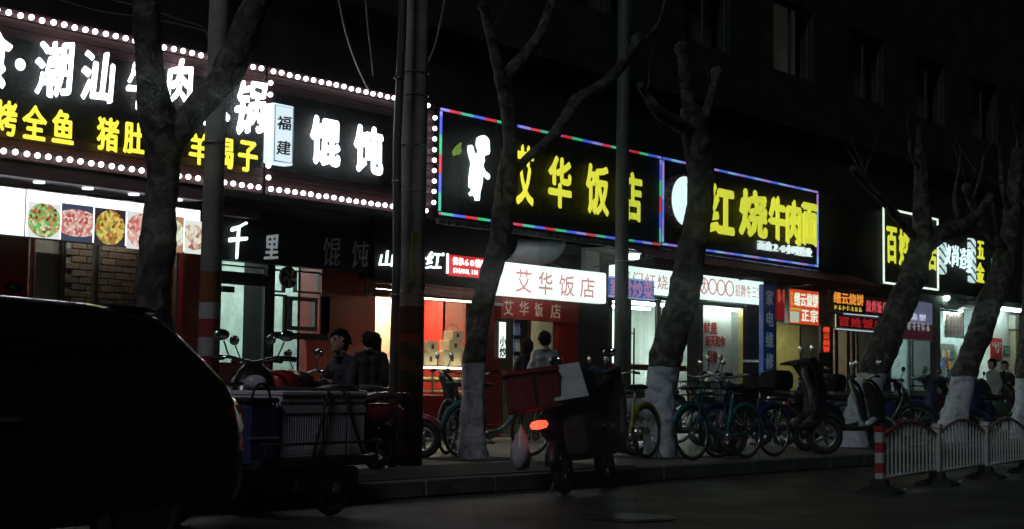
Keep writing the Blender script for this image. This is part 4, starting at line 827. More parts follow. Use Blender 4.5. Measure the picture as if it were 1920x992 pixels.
def tree_px(label, Y, trunk, branches, seed, twigs=0):
    # trunk / branch points: (px, py, width_px, depth offset)
    base = at(trunk[0][0], trunk[0][1], Y)
    t = thing('plane_tree', label, 'tree', (base.x, Y, .15), 0, 'pollarded street trees', world=True)
    def conv(L): 
        P = [at(x, y, Y + dy) for x, y, w_, dy in L]; return P, [w_/2 / (FPX / (P[i] - CAM).dot(_d)) for i, (x, y, w_, dy) in enumerate(L)]
    P, Rr = conv(trunk)
    pit = struct('tree_pit', MB().box(base.x-.55, base.x+.55, Y-.5, Y+.5, .12, .158), M('dark_ground', (.035,.03,.026), .95, bump=.8, scale=5)) if base.x > 14 else None
    P[0].z = .1
    flare = [Vector((P[0].x, P[0].y, .02))] + P; 
    bark_tube(flare, [Rr[0]*1.12] + Rr, seed).build('trunk', bark, t)
    for i, L in enumerate(branches):
        P, Rr = conv(L); bark_tube(P, Rr, seed + i*3.3 + 1, 10, 5).build('branch', bark, t)
        if twigs:
            for q in range(twigs):
                k0 = random.uniform(.45, 1)*(len(P)-1); i0 = min(int(k0), len(P)-2); b0 = P[i0] + (P[i0+1]-P[i0])*(k0-i0); dv = Vector((random.uniform(-.6,.6), random.uniform(-.5,.5), random.uniform(.5,1))).normalized(); L_ = random.uniform(.25,.8)
                tp = [b0]; 
                for z_ in range(4): dv = (dv + Vector((random.uniform(-.25,.25), random.uniform(-.25,.25), random.uniform(-.05,.3)))).normalized(); tp.append(tp[-1] + dv*L_/4)
                MB().tube(tp, [.012,.01,.008,.006,.003], 5).build('twig', bark, t)
        if i % 2 == 0 and Rr[-1] > .03:
            k = P[-1]; MB().ball(k, Rr[-1]*1.25, 8, 6).build('pollard_knob', bark, t)
    return t
TY = 10.9
tree_px('dark thick street tree with a forked limb before the hot pot sign', TY, [(300,1010,95,0),(292,800,78,0),(287,600,70,0),(290,480,66,0),(300,390,60,0),(306,310,64,0),(300,240,66,0),(284,150,54,0),(276,60,48,0),(270,-60,44,0)],
        [[(312,300,50,0),(345,235,56,-.1),(400,170,60,-.2),(440,105,62,-.3),(475,25,56,-.4),(505,-60,50,-.5)]], 1.3)
tree_px('tall slim whitewashed tree with three bare limbs between utility pole and lightbox', 12.0, [(886,856,58,0),(884,800,44,0),(886,720,42,0),(890,660,40,0),(900,590,42,0),(918,520,40,0),(935,450,40,0),(943,390,36,0),(952,330,38,0),(957,260,30,0),(950,190,28,0),(940,140,30,0)],
        [[(944,160,26,0),(930,110,22,0),(918,60,19,.1),(906,12,17,.1)], [(944,150,24,0),(978,110,26,0),(1008,72,22,-.1),(1028,30,20,-.1),(1046,-30,17,-.1)],
         [(958,335,16,0),(985,300,17,0),(1030,262,20,0),(1065,218,24,0),(1088,186,27,0),(1140,152,21,.1),(1185,95,19,.1),(1196,75,22,.1)], [(1190,88,9,.1),(1222,60,6,.2),(1240,30,5,.2),(1250,-20,4,.2)], [(950,395,12,-.05),(938,345,5,-.05),(940,300,4,-.05)]], 4.1, 1)
tree_px('thick whitewashed tree with stubby cut limbs before the noodle shop', TY, [(1236,862,72,0),(1236,800,60,0),(1240,730,58,0),(1256,650,60,0),(1276,570,58,0),(1296,480,56,0),(1310,400,52,0),(1312,330,48,0),(1304,260,44,0),(1294,200,36,0)],
        [[(1296,215,32,0),(1288,170,27,0),(1283,130,24,0),(1279,92,24,0)], [(1296,245,26,0),(1258,226,26,0),(1232,206,22,0),(1212,178,15,.05),(1199,158,14,.05)], [(1308,250,26,0),(1326,205,20,0),(1336,170,16,0),(1344,136,20,0)], [(1288,160,5,0),(1276,150,4,0),(1270,146,4,0)]], 8.7, 1)
tree_px('strongly leaning whitewashed tree left of the barrier, forked at the top', TY, [(1602,838,66,0),(1612,780,54,0),(1632,710,54,0),(1660,640,56,0),(1690,570,54,0),(1716,500,50,0),(1728,440,40,0),(1728,380,30,0),(1726,320,24,0),(1724,270,15,0),(1722,236,6,0)],
        [[(1718,480,34,0),(1760,440,36,-.1),(1800,425,30,-.2),(1836,400,20,-.3),(1856,370,15,-.3)], [(1712,440,18,0),(1680,405,18,0),(1650,370,15,0),(1622,345,14,.1),(1598,316,13,.1)], [(1630,350,7,.1),(1622,330,5,.1),(1628,300,3,.1)], [(1726,320,10,0),(1708,290,6,0),(1706,262,4,0)], [(1800,425,12,-.2),(1790,370,8,-.2),(1798,320,6,-.2),(1800,290,4,-.2)]], 12.9, 3)
tree_px('leaning whitewashed tree behind the barrier before the hardware shop', TY, [(1780,830,60,0),(1790,780,48,0),(1806,710,46,0),(1828,650,48,0),(1852,580,46,0),(1876,520,42,0),(1890,450,36,0),(1898,390,30,0),(1904,330,24,0),(1908,280,18,0)],
        [[(1886,470,22,0),(1858,440,20,0),(1830,400,16,.1),(1815,365,14,.1),(1812,352,16,.1)], [(1900,400,16,0),(1884,370,12,0),(1878,330,9,0),(1874,280,5,0)], [(1820,385,8,.1),(1838,330,6,.1),(1845,290,4,.1)], [(1905,330,12,0),(1920,290,9,0),(1930,250,7,0)], [(1870,460,10,-.1),(1866,420,8,-.1),(1862,380,4,-.1)]], 17.3, 3)
tree_px('whitewashed tree cut by the far end of the view behind the barrier', TY, [(1918,815,48,0),(1920,760,40,0),(1924,690,38,0),(1932,600,38,0),(1936,500,34,0),(1934,400,30,0),(1926,330,22,0)],
        [[(1932,400,14,0),(1912,350,10,0),(1906,300,7,0),(1908,260,4,0)], [(1930,340,12,0),(1944,290,8,0),(1950,240,5,0)]], 21.7, 3)

def ring_material(name, c1, c2, top, period, diag, capc):
    m, t, b = nodes_of(name); g = t.nodes.new('ShaderNodeNewGeometry'); s = t.nodes.new('ShaderNodeSeparateXYZ'); t.links.new(g.outputs['Position'], s.inputs[0])
    a = t.nodes.new('ShaderNodeMath'); a.operation = 'MULTIPLY_ADD'; a.inputs[1].default_value = diag; t.links.new(s.outputs['X'], a.inputs[0]); t.links.new(s.outputs['Z'], a.inputs[2])
    d = t.nodes.new('ShaderNodeMath'); d.operation = 'DIVIDE'; d.inputs[1].default_value = period; t.links.new(a.outputs[0], d.inputs[0])
    f = t.nodes.new('ShaderNodeMath'); f.operation = 'FRACT'; t.links.new(d.outputs[0], f.inputs[0]); h = t.nodes.new('ShaderNodeMath'); h.operation = 'GREATER_THAN'; h.inputs[1].default_value = .5; t.links.new(f.outputs[0], h.inputs[0])
    n = t.nodes.new('ShaderNodeTexNoise'); n.inputs['Scale'].default_value = 5; n.inputs['Detail'].default_value = 6; t.links.new(g.outputs['Position'], n.inputs['Vector'])
    mx = t.nodes.new('ShaderNodeMix'); mx.data_type = 'RGBA'; mx.inputs['A'].default_value = (*c1,1); mx.inputs['B'].default_value = (*c2,1); t.links.new(h.outputs[0], mx.inputs['Factor'])
    rp = t.nodes.new('ShaderNodeValToRGB'); e = rp.color_ramp.elements; e[0].position = .3; e[1].position = .7; e[0].color = (.2,.2,.195,1); e[1].color = (.33,.32,.3,1); t.links.new(n.outputs['Fac'], rp.inputs['Fac'])
    l = t.nodes.new('ShaderNodeMath'); l.operation = 'LESS_THAN'; l.inputs[1].default_value = top; t.links.new(s.outputs['Z'], l.inputs[0])
    l2 = t.nodes.new('ShaderNodeMath'); l2.operation = 'LESS_THAN'; l2.inputs[1].default_value = top + .3; t.links.new(s.outputs['Z'], l2.inputs[0])
    m1 = t.nodes.new('ShaderNodeMix'); m1.data_type = 'RGBA'; m1.inputs['B'].default_value = (*capc,1); t.links.new(l2.outputs[0], m1.inputs['Factor']); t.links.new(rp.outputs[0], m1.inputs['A'])
    m2 = t.nodes.new('ShaderNodeMix'); m2.data_type = 'RGBA'; t.links.new(l.outputs[0], m2.inputs['Factor']); t.links.new(m1.outputs['Result'], m2.inputs['A']); t.links.new(mx.outputs['Result'], m2.inputs['B'])
    t.links.new(m2.outputs['Result'], b.inputs['Base Color']); b.inputs['Roughness'].default_value = .75; return m
def pole_px(label, x, Y, wb, wt, ztop, mat, lean=0):
    P = at(x, 700, Y); p = thing('utility_pole', label, 'pole', (P.x, Y, .15), 0, 'poles along the pavement')
    MB().tube([(0,0,-.05),(lean*.5,0,ztop/2),(lean,0,ztop)], [wb/2,(wb+wt)/4,wt/2], 20).build('shaft', mat, p); return p, P
p, P = pole_px('grey pole with red and white painted rings beside the glass door', 389, 11.9, .22, .17, 9, ring_material('ring_paint', (.5,.04,.04), (.65,.65,.66), 1.78, .36, 0, (.3,.12,.03)), .05)
for z in (3.2,): MB().torus((0,0,z), .105, .012, 'z', 16, 5).build('band', steel, p)
p, P = pole_px('thick concrete utility pole with bands and faded red stripes at mid-picture', 769, 11.5, .29, .27, 9, ring_material('diag_paint', (.16,.03,.025), (.03,.03,.03), 1.55, .3, .8, (.03,.03,.03)), 0)
for z in (1.86, 2.95, 3.45, 4.0, 4.25, 5.3): MB().torus((0,0,z), .147, .008, 'z', 20, 5).build('band', steel, p)
MB().box(-.15,-.06,-.13,-.11,1.95,2.5).build('yellow_plate', M('yellow_plate', (.35,.3,.03), .6), p)
cp = thing('cable_conduit', 'thin black cable conduit strapped upright beside the thick pole', 'conduit', (at(738,700,11.3).x, 11.3, .15))
MB().tube([(0,0,0),(0,0,1.2),(.02,0,2.2),(-.01,0,3.4),(.04,0,4.6),(.05,0,9)], .045, 10).build('pipe', M('black_pipe', (.06,.06,.065), .35), cp)
for z in (1.8, 3.0, 4.1): MB().torus((.0,0,z), .05, .008, 'z', 12, 5).build('clip', steel, cp)
p, P = pole_px('plain dark grey pole in front of the noodle shop door', 1164, 15.2, .25, .2, 9, M('pole_grey', (.12,.12,.115), .6, bump=.2), .02)
MB().torus((0,0,3.0), .122, .008, 'z', 16, 5).build('band', steel, p)
# overhead wires
for i, (pts, lab) in enumerate((([(632,-20,13),(648,60,13.5),(668,120,14.5),(690,168,15.8)], 'thin drooping wire reaching the wonton sign'), ([(684,-20,13),(690,50,13),(696,100,13),(700,142,13)], 'short loose wire hanging straight above the wonton sign'), ([(838,-20,12),(822,60,12),(812,95,12),(800,122,12)], 'loose wire end hanging right of the thick pole'),
      ([(80,-10,16.9),(180,20,16.9),(260,32,16.9),(330,45,16.9),(398,62,16.9)], 'upper slack cable on the wall above the hot pot sign'), ([(160,-10,16.95),(250,10,16.95),(330,35,16.95),(380,52,16.95),(390,72,16.95)], 'lower loose cable end above the hot pot sign'))):
    Q = spline([at(x, y, Y) for x, y, Y in pts], 6); o = thing('overhead_wire', lab, 'wire', Q[0], 0, 'overhead wires', world=True); MB().tube(Q, .012, 5).build('strand', M('wire_grey', (.22,.22,.23), .5), o)

# ================================================================== two-wheelers
def wheel(parent, x, R, w_, spokes=5, rimm=None, tm=None, thick=.03):
    wz = R
    t = MB().torus((x,0,wz), R-w_*.5, w_*.5, 'y', 28, 8).build('wheel', tm or rubber, parent)
    MB().torus((x,0,wz), R-w_*1.05, w_*.22, 'y', 28, 6).build('rim', rimm or chrome, t)
    sp = MB()
    for k in range(spokes):
        a = 2*PI*k/spokes; d = Vector((math.cos(a),0,math.sin(a))); sp.tube([Vector((x,(-1)**k*w_*.25,wz)), Vector((x,0,wz)) + d*(R-w_*1.1)], [thick,thick*.6], 5)
    sp.build('spokes', rimm or chrome, t); MB().tube([(x,-w_*.7,wz),(x,w_*.7,wz)], max(thick*1.5,.02), 10).build('hub', steel, t); return t
def xsec(x, z, hw, hh, n=14, p=2.6):     # super-ellipse section in the YZ plane
    out = []
    for k in range(n):
        a = 2*PI*k/n; c, s = math.cos(a), math.sin(a)
        out.append(Vector((x, hw*math.copysign(abs(c)**(2/p), c), z + hh*math.copysign(abs(s)**(2/p), s))))
    return out
def fender(parent, x, R, wd, a0, a1, mat, name='mudguard'):
    inn, secs = [], []
    for i in range(13):
        a = a0 + (a1-a0)*i/12; rr = []
        for y, dr in ((-wd,-.03),(-wd*.7,.012),(0,.022),(wd*.7,.012),(wd,-.03)):
            rr.append(Vector((x + (R+dr)*math.cos(a), y, R*.0 + parent_z(R) + (R+dr)*math.sin(a))))
        secs.append(rr)
    o = MB().loft(secs, closed=False).build(name, mat, parent); o.modifiers.new('s','SOLIDIFY').thickness = .006; return o
PZ = [.22]
def parent_z(R): return PZ[0]
def make_scooter(label, loc, rz, body, seatm=None, opts=(), accent=None, lean=0.0, group='electric scooters parked on the pavement', sc_=1.0):
    s = thing('electric_scooter', label, 'scooter', loc, rz, group); s.rotation_euler = (lean, 0, rz); s.scale = (sc_,)*3
    accent = accent or body; R = .225; PZ[0] = R
    wheel(s, .64, R, .085, 5, M('alloy', (.5,.5,.5), .35, .8)); wheel(s, -.6, R, .09, 5, M('alloy', (.5,.5,.5), .35, .8))
    for y in (-.07, .07): MB().tube([(.64,y,.225),(.56,y,.58)], [.022,.028], 8).build('fork', steel, s)
    fender(s, .64, R+.045, .065, .3, PI*.85, accent)
    # front apron
    secs = [xsec(.60,.42,.10,.05), xsec(.56,.55,.17,.06), xsec(.535,.7,.19,.07), xsec(.50,.86,.17,.07), xsec(.44,.98,.12,.06), xsec(.40,1.03,.06,.03)]
    for q, (x, z, hw, hd) in zip(secs, ((.60,.40,.10,.06),(.575,.52,.17,.07),(.55,.68,.2,.08),(.51,.84,.18,.08),(.45,.96,.13,.08),(.42,1.02,.07,.05))):
        for k in range(14): a = 2*PI*k/14; c, sn = math.cos(a), math.sin(a); q[k] = Vector((x + hd*math.copysign(abs(c)**.8, c), hw*math.copysign(abs(sn)**.8, sn), z))
    MB().loft(secs).build('front_shield', body, s)
    MB().ball((.575,0,.86), .085, 12, 8, (.6,1.1,.75)).build('headlight', M('lens', (.5,.5,.55), .1), s)
    MB().loft([xsec(-.1,.34,.13,.05), xsec(.1,.32,.14,.035), xsec(.35,.32,.14,.035), xsec(.5,.36,.12,.05)]).build('floor_board', plast, s)
    MB().loft([xsec(-.02,.42,.1,.08), xsec(-.12,.5,.14,.16), xsec(-.35,.54,.17,.17), xsec(-.6,.6,.15,.13), xsec(-.82,.66,.09,.07), xsec(-.9,.68,.04,.03)]).build('rear_fairing', body, s)
    MB().loft([xsec(.02,.72,.07,.03), xsec(-.06,.745,.12,.045), xsec(-.3,.76,.15,.05), xsec(-.42,.775,.15,.055), xsec(-.52,.8,.14,.05), xsec(-.75,.81,.11,.045), xsec(-.82,.81,.06,.03)]).build('seat', seatm or M('seat_black', (.025,.025,.027), .5), s)
    MB().loft([xsec(-.88,.66,.07,.03,8), xsec(-.925,.66,.05,.02,8)]).build('tail_light', (E('tail_lamp_lit', (1,.07,.035), 4) if 'lit' in opts else M('tail_red', (.3,.01,.01), .2)), s)
    fender(s, -.6, R+.05, .065, .55, PI*.95, plast)
    MB().tube([(.38,-.33,1.06),(.40,-.2,1.07),(.42,0,1.02),(.40,.2,1.07),(.38,.33,1.06)], .016, 8).build('handlebar', chrome, s)
    for y in (-1, 1):
        MB().tube([(.385,y*.24,1.065),(.37,y*.36,1.055)], .022, 8).build('grip', rubber, s)
        m = MB().tube([(.40,y*.2,1.07),(.43,y*.25,1.2)], .007, 5).build('mirror', plast, s); MB().ball((.425,y*.27,1.25), .06, 10, 6, (.35,1.2,.8)).build('mirror_glass', chrome, m)
    MB().tube([(-.3,.12,.3),(-.42,.2,.02)], .014, 6).build('stand', steel, s)
    MB().loft([xsec(-.45,.26,.06,.06), xsec(-.7,.24,.07,.06)]).build('motor_cover', plast, s)
    if 'rack' in opts:
        MB().tube([(-.7,-.1,.82),(-.95,-.1,.84),(-.98,0,.84),(-.95,.1,.84),(-.7,.1,.82)], .011, 6).build('rear_rack', chrome, s)
    if 'topbox' in opts:
        b = MB().loft([xsec(-.68,1.0,.17,.13,16,4), xsec(-.74,1.0,.2,.16,16,4), xsec(-1.0,1.0,.2,.16,16,4), xsec(-1.06,1.0,.17,.13,16,4)]).build('top_box', blackg, s)
    if 'quilt' in opts:
        secs = []
        for i, (x, z, hw) in enumerate(((.36,1.12,.36),(.50,1.14,.38),(.60,1.0,.36),(.64,.8,.32),(.64,.6,.28),(.62,.46,.26))):
            secs.append([Vector((x - .16*abs(k/4-1)**2 + .02*math.sin(k*2.3+i), hw*(k/4-1), z + .03*math.cos(k*1.7+i) - .05*abs(k/4-1))) for k in range(9)])
        o = MB().loft(secs, closed=False).build('wind_quilt', accent, s); o.modifiers.new('s','SOLIDIFY').thickness = .03
    return s
def make_bike(label, loc, rz, frame, opts=(), lean=.04, fend=None, group='bicycles parked on the pavement', fw=None):
    s = thing('bicycle', label, 'bicycle', loc, rz, group); s.rotation_euler = (lean, 0, rz); R = .325; PZ[0] = R
    tm = M('bike_tyre', (.02,.02,.02), .8); rm = fw or steel
    wheel(s, .54, R, .04, 20, rm, tm, .003); wheel(s, -.5, R, .04, 20, rm, tm, .003)
    f = MB().tube([(-.5,.05,R),(-.16,.03,.28),(-.12,0,.28)], .014, 8).tube([(-.5,-.05,R),(-.16,-.03,.28)], .014, 8).tube([(-.12,0,.28),(-.2,0,.52),(-.25,0,.72)], .021, 8)
    f.tube(spline([(-.14,0,.3),(.08,0,.34),(.26,0,.52),(.36,0,.78)], 5), .028, 10).tube([(-.5,.05,R),(-.22,.03,.6)], .012, 6).tube([(-.5,-.05,R),(-.22,-.03,.6)], .012, 6).tube([(.385,0,.70),(.345,0,.9)], .026, 8)
    f.build('frame', frame, s)
    MB().tube([(.54,.05,R),(.44,.05,.62),(.385,.0,.72)], .013, 8).tube([(.54,-.05,R),(.44,-.05,.62),(.385,.0,.72)], .013, 8).build('fork', frame, s)
    MB().tube([(.345,0,.88),(.33,0,1.0)], .014, 8).build('stem', steel, s)
    MB().tube([(.14,-.3,1.02),(.27,-.26,1.03),(.33,-.1,1.0),(.33,.1,1.0),(.27,.26,1.03),(.14,.3,1.02)], .012, 8).build('handlebar', steel, s)
    for y in (-1, 1): MB().tube([(.22,y*.275,1.026),(.12,y*.305,1.018)], .017, 8).build('grip', rubber, s)
    MB().tube([(-.24,0,.68),(-.28,0,.84)], .014, 8).build('seat_post', steel, s)
    MB().loft([xsec(-.42,.86,.1,.03), xsec(-.34,.87,.11,.035), xsec(-.2,.87,.05,.03), xsec(-.1,.865,.025,.018)]).build('saddle', plast, s)
    MB().tube([(-.12,-.06,.28),(-.12,.06,.28)], .05, 14).tube([(-.12,.08,.28),(0,.08,.17)], .011, 6).tube([(-.12,-.08,.28),(-.24,-.08,.39)], .011, 6).build('crank', steel, s)
    for x, y, z in ((0,.12,.17),(-.24,-.12,.39)): MB().bbox(x-.045,x+.045,y-.04,y+.04,z-.012,z+.012,.004).build('pedal', plast, s)
    fender(s, .54, R+.025, .025, .3, PI*.9, fend or plast); fender(s, -.5, R+.025, .025, .2, PI*1.0, fend or plast)
    MB().tube([(-.45,.08,.3),(-.55,.18,.01)], .01, 6).build('stand', steel, s)
    if 'basket' in opts:
        b = MB()
        for z, k in ((.7,.8),(.78,.88),(.86,.95),(.94,1)): b.tube([(.45,-.15*k,z),(.45+.26*k,-.15*k,z),(.45+.26*k,.15*k,z),(.45,.15*k,z),(.45,-.15*k,z)], .006, 4)
        for i in range(8):
            y = -.15 + .3*i/7; b.tube([(.45+.26,y,.94),(.45+.21,y*.8,.7),(.45,y*.8,.7),(.45,y,.94)], .005, 4)
        b.build('basket', plast, s)
    if 'carrier' in opts: MB().tube([(-.3,-.06,.7),(-.72,-.07,.71),(-.72,.07,.71),(-.3,.06,.7)], .01, 6).tube([(-.5,.06,R),(-.6,.07,.7)], .008, 5).tube([(-.5,-.06,R),(-.6,-.07,.7)], .008, 5).build('carrier', steel, s)
    return s
def G(px, py, z=.15): q = gr(px, py, z); return (q.x, q.y, z)
def PX(px, Y, z=.15): return (at(px, 700, Y).x, Y, z)
RD = math.radians
cb = {k: M('paint_' + k, c, .3, coat=.4, var=.12) for k, c in dict(black=(.012,.012,.014), red=(.25,.02,.025), pink=(.28,.05,.07), white=(.5,.5,.55), blue=(.03,.05,.26), teal=(.03,.2,.22), yellow=(.45,.36,.03), navy=(.02,.03,.12), lilac=(.4,.4,.5), silver=(.45,.46,.5), wine=(.12,.015,.03), green=(.05,.15,.08)).items()}
# behind and right of the car
make_scooter('black scooter with chrome mirrors half hidden behind the dark car', PX(462, 10.2), RD(-125), cb['black'], opts=('rack',))
s = make_scooter('black scooter carrying a rolled red cover on its seat', PX(540, 10.9), RD(175), cb['black'])
rl = thing('rolled_cover', 'rolled glossy red cover lying on the black scooter seat', 'cover', (PX(536,10.9)[0], 10.9, .98), RD(10))
MB().loft([xsec(-.28,.0,.1,.08), xsec(-.26,.02,.14,.12), xsec(-.05,.03,.15,.13), xsec(.12,.02,.14,.12)]).build('red_roll', M('vinyl_red', (.5,.05,.05), .25, coat=.5), rl); MB().loft([xsec(.121,.02,.142,.125), xsec(.26,.0,.15,.14), xsec(.3,0,.1,.1)]).build('black_sleeve', plast, rl)
man_sc = PX(628, 11.1)
make_scooter('dark wine red scooter with a man sitting on it', man_sc, RD(172), cb['wine'], seatm=M('seat_plum', (.09,.05,.07), .25), opts=('rack',), sc_=.92)
make_scooter('red scooter with its front wheel by the thick pole', G(690, 858), RD(-58), cb['red'], accent=cb['red'])
make_scooter('dark scooter parked before the red bakery counter', PX(775, 14.0), RD(-30), cb['black'], accent=cb['silver'])
make_bike('teal frame bicycle standing between the slim tree and delivery scooter', G(930, 858), RD(-12), cb['teal'], ('basket',), fend=cb['teal'])
make_bike('dark bicycle with its rear wheel hidden by the slim tree', G(862, 850), RD(20), cb['black'], ())
make_scooter('white and blue scooter with red seat box behind the delivery scooter', PX(1172, 12.6), RD(150), cb['white'], accent=cb['blue'], seatm=M('seat_red', (.3,.03,.04), .4))
make_bike('yellow share bicycle leaning by the thick tree', G(1172, 862), RD(-178), cb['yellow'], (), fend=cb['yellow'], fw=M('rim_dark', (.1,.1,.1), .4))
make_scooter('pale lilac scooter with pink mudguard next to the thick tree', G(1278, 856), RD(-42), cb['lilac'], accent=cb['pink'])
make_bike('blue and teal share bicycle, first of the pair by the lilac scooter', G(1352, 862), RD(172), cb['teal'], ('basket',), fend=cb['teal'])
make_bike('blue share bicycle, second of the pair beside the big black scooter', G(1402, 858), RD(168), cb['blue'], ('basket','carrier'), fend=cb['blue'])
make_scooter('silver scooter with black top box behind the blue bicycles', PX(1375, 12.4), RD(160), cb['silver'], opts=('topbox','rack'))
make_scooter('big black scooter with chrome front wheel before the blue vertical sign', G(1446, 852), RD(-48), cb['black'], opts=('quilt',), accent=M('quilt_black', (.02,.02,.025), .6), sc_=1.12)
make_bike('bicycle with violet mudguards before the flatbread counter', PX(1525, 13.0), RD(165), cb['navy'], (), fend=M('violet_guard', (.12,.12,.4), .3))
make_scooter('black and white scooter next to the violet bicycle', G(1545, 838), RD(-60), cb['black'], accent=cb['white'])
make_scooter('low dark scooter right beside the leaning tree foot', G(1580, 846), RD(-30), cb['black'], accent=cb['white'])
make_bike('dark bicycle standing behind the barrier end post', G(1650, 838), RD(-60), cb['black'], ('basket',))
make_scooter('navy scooter behind the first barrier panel', PX(1688, 12.0), RD(-70), cb['navy'], opts=('quilt',), accent=M('foil_quilt', (.3,.32,.65), .18, .75, bump=.8, scale=8))
make_scooter('black scooter with mirrors behind the middle barrier panel', PX(1735, 11.8), RD(-75), cb['black'], opts=('rack',))
make_scooter('blue covered scooter between the two leaning trees', PX(1772, 12.6), RD(-80), cb['blue'], opts=('quilt',), accent=M('tarp_blue', (.02,.06,.4), .5))
make_scooter('black scooter with top box right of the last leaning tree', PX(1846, 12.0), RD(-70), cb['black'], opts=('topbox','rack'))
make_scooter('green-black scooter furthest along behind the barrier', PX(1895, 12.6), RD(-65), cb['green'], opts=('rack',))

make_scooter('dark blue scooter close behind the violet bicycle', PX(1500, 13.8), RD(-110), cb['navy'], opts=('rack',))
make_scooter('black scooter half hidden by the leaning tree foot', PX(1640, 12.6), RD(-95), cb['black'], opts=('topbox','rack'))
make_scooter('wine red scooter beyond the first barrier panel', PX(1712, 13.2), RD(-100), cb['wine'], opts=('rack',))
make_scooter('silver scooter between the blue cover and last leaning tree', PX(1800, 13.4), RD(-85), cb['silver'], opts=('quilt',), accent=M('quilt_black', (.02,.02,.025), .6))
make_scooter('navy scooter behind the third railing panel', PX(1870, 11.9), RD(-75), cb['navy'], opts=('quilt',), accent=M('quilt_black', (.02,.02,.025), .6))
make_bike('black bicycle behind the lilac scooter near the glass window', PX(1318, 13.2), RD(-20), cb['black'], ('basket',))
# ---- delivery scooter out on the road
dq = gr(1100, 921, 0); drz = RD(17)
ds = make_scooter('black delivery scooter leaving along the road with its tail light on', (dq.x, dq.y, 0), drz, cb['black'], opts=('lit','quilt'), accent=M('quilt_navy', (.025,.03,.09), .55), lean=RD(-9), group='electric scooter on the road', sc_=1.06)
ds.name = 'delivery_scooter'
T = TM((dq.x, dq.y, 0), 0, 0, drz) @ Matrix.Rotation(RD(-9), 4, 'X')
bp_ = T @ Vector((-.8, .12, .98))
db = thing('delivery_box', 'dark red insulated delivery box on the back of the road scooter', 'delivery box', bp_, drz + RD(55)); db.rotation_euler = (RD(-4), RD(-8), drz - RD(62)); db.scale = (.8, .8, .8)
rb = M('box_red', (.2,.015,.025), .6, bump=.5, scale=4)
MB().bbox(-.3,.3,-.23,.23,-.22,.2,.02).build('body', rb, db); MB().bbox(-.315,.315,-.245,.245,.2,.27,.02).build('lid', rb, db)
MB().box(-.02,.02,-.25,-.236,-.15,.2).build('strap', plast, db)
for z in (-.2, .17): MB().box(-.302,.302,-.234,-.2305,z,z+.02).build('seam', M('box_dark', (.08,.01,.012), .6), db)
pk = thing('plastic_bag', 'pale plastic bag hanging under the red delivery box', 'bag', T @ Vector((-.9, .27, .52)), drz); pk.scale = (.75, .75, .8)
secs = []
for i, (z, r_) in enumerate(((-.3,.02),(-.27,.11),(-.15,.15),(-.02,.13),(.1,.08),(.18,.03),(.24,.015))): secs.append([Vector((r_*math.cos(2*PI*k/14)*(1+.2*math.sin(k*3+i)), r_*.8*math.sin(2*PI*k/14)*(1+.2*math.cos(k*5+i*2)), z)) for k in range(14)])
MB().loft(secs).build('sack', M('bag_white', (.5,.48,.5), .35), pk)
sd = thing('seat_load', 'dark bundle with a white sheet tied on the delivery scooter seat', 'bundle', T @ Vector((-.18, .0, .98)), drz); sd.rotation_euler = (RD(-8), 0, drz)
MB().loft([xsec(-.32,0,.2,.1), xsec(-.26,.03,.26,.16), xsec(.1,.06,.27,.2), xsec(.22,.04,.2,.14)]).build('bundle', M('load_navy', (.03,.03,.06), .6, bump=.4), sd)
o = MB().box(-.16,.16,-.2,.2,0,.008).build('white_sheet', M('sheet_white', (.62,.62,.66), .6), sd); o.parent = None; o.parent = sd
nz = (-_d0 + Vector((0,0,.75))).normalized(); ux = (_r0 + Vector((0,0,.28))).normalized(); ux = (ux - nz*ux.dot(nz)).normalized(); uy = nz.cross(ux)
wmx = Matrix(((ux.x,uy.x,nz.x,0),(ux.y,uy.y,nz.y,0),(ux.z,uy.z,nz.z,0),(0,0,0,1))); wmx.translation = at(1063, 716, dq.y - .25)
o.matrix_basis = sd.matrix_basis.inverted() @ wmx
o = [c for c in ds.children if c.name.startswith('tail_light')][0]; o.scale = (1, 1.25, 1.35); o.location = (-.03, .04, -.26)
for y in (-.22,): MB().loft([xsec(-.75,.5,.1,.16,14,4), xsec(-.7,.5,.12,.18,14,4), xsec(-.2,.5,.12,.18,14,4), xsec(-.14,.5,.1,.15,14,4)]).build('pannier', M('pannier_black', (.02,.02,.022), .5), ds).location = (0, y, 0)
secs = []
for i, (x, z, hw) in enumerate(((-.1,.98,.2),(.15,1.0,.26),(.36,1.1,.34),(.45,.9,.4),(.4,.55,.38),(.36,.34,.34))): secs.append([Vector((x - .1*abs(k/4-1) + .02*math.sin(k*2.1+i), hw*(k/4-1), z + .02*math.cos(k*1.9+i) - .06*abs(k/4-1))) for k in range(9)])
o = MB().loft(secs, closed=False).build('knee_cover', M('cover_black', (.02,.02,.024), .4, bump=.3), ds); o.modifiers.new('s','SOLIDIFY').thickness = .02

# ================================================================== dark car
cq = thing('parked_car', 'black hatchback car parked at the kerb in the near corner', 'car', (5.0, 8.0, 0))
carp = M('car_black', (.006,.006,.008), .22, var=.1, coat=.6)
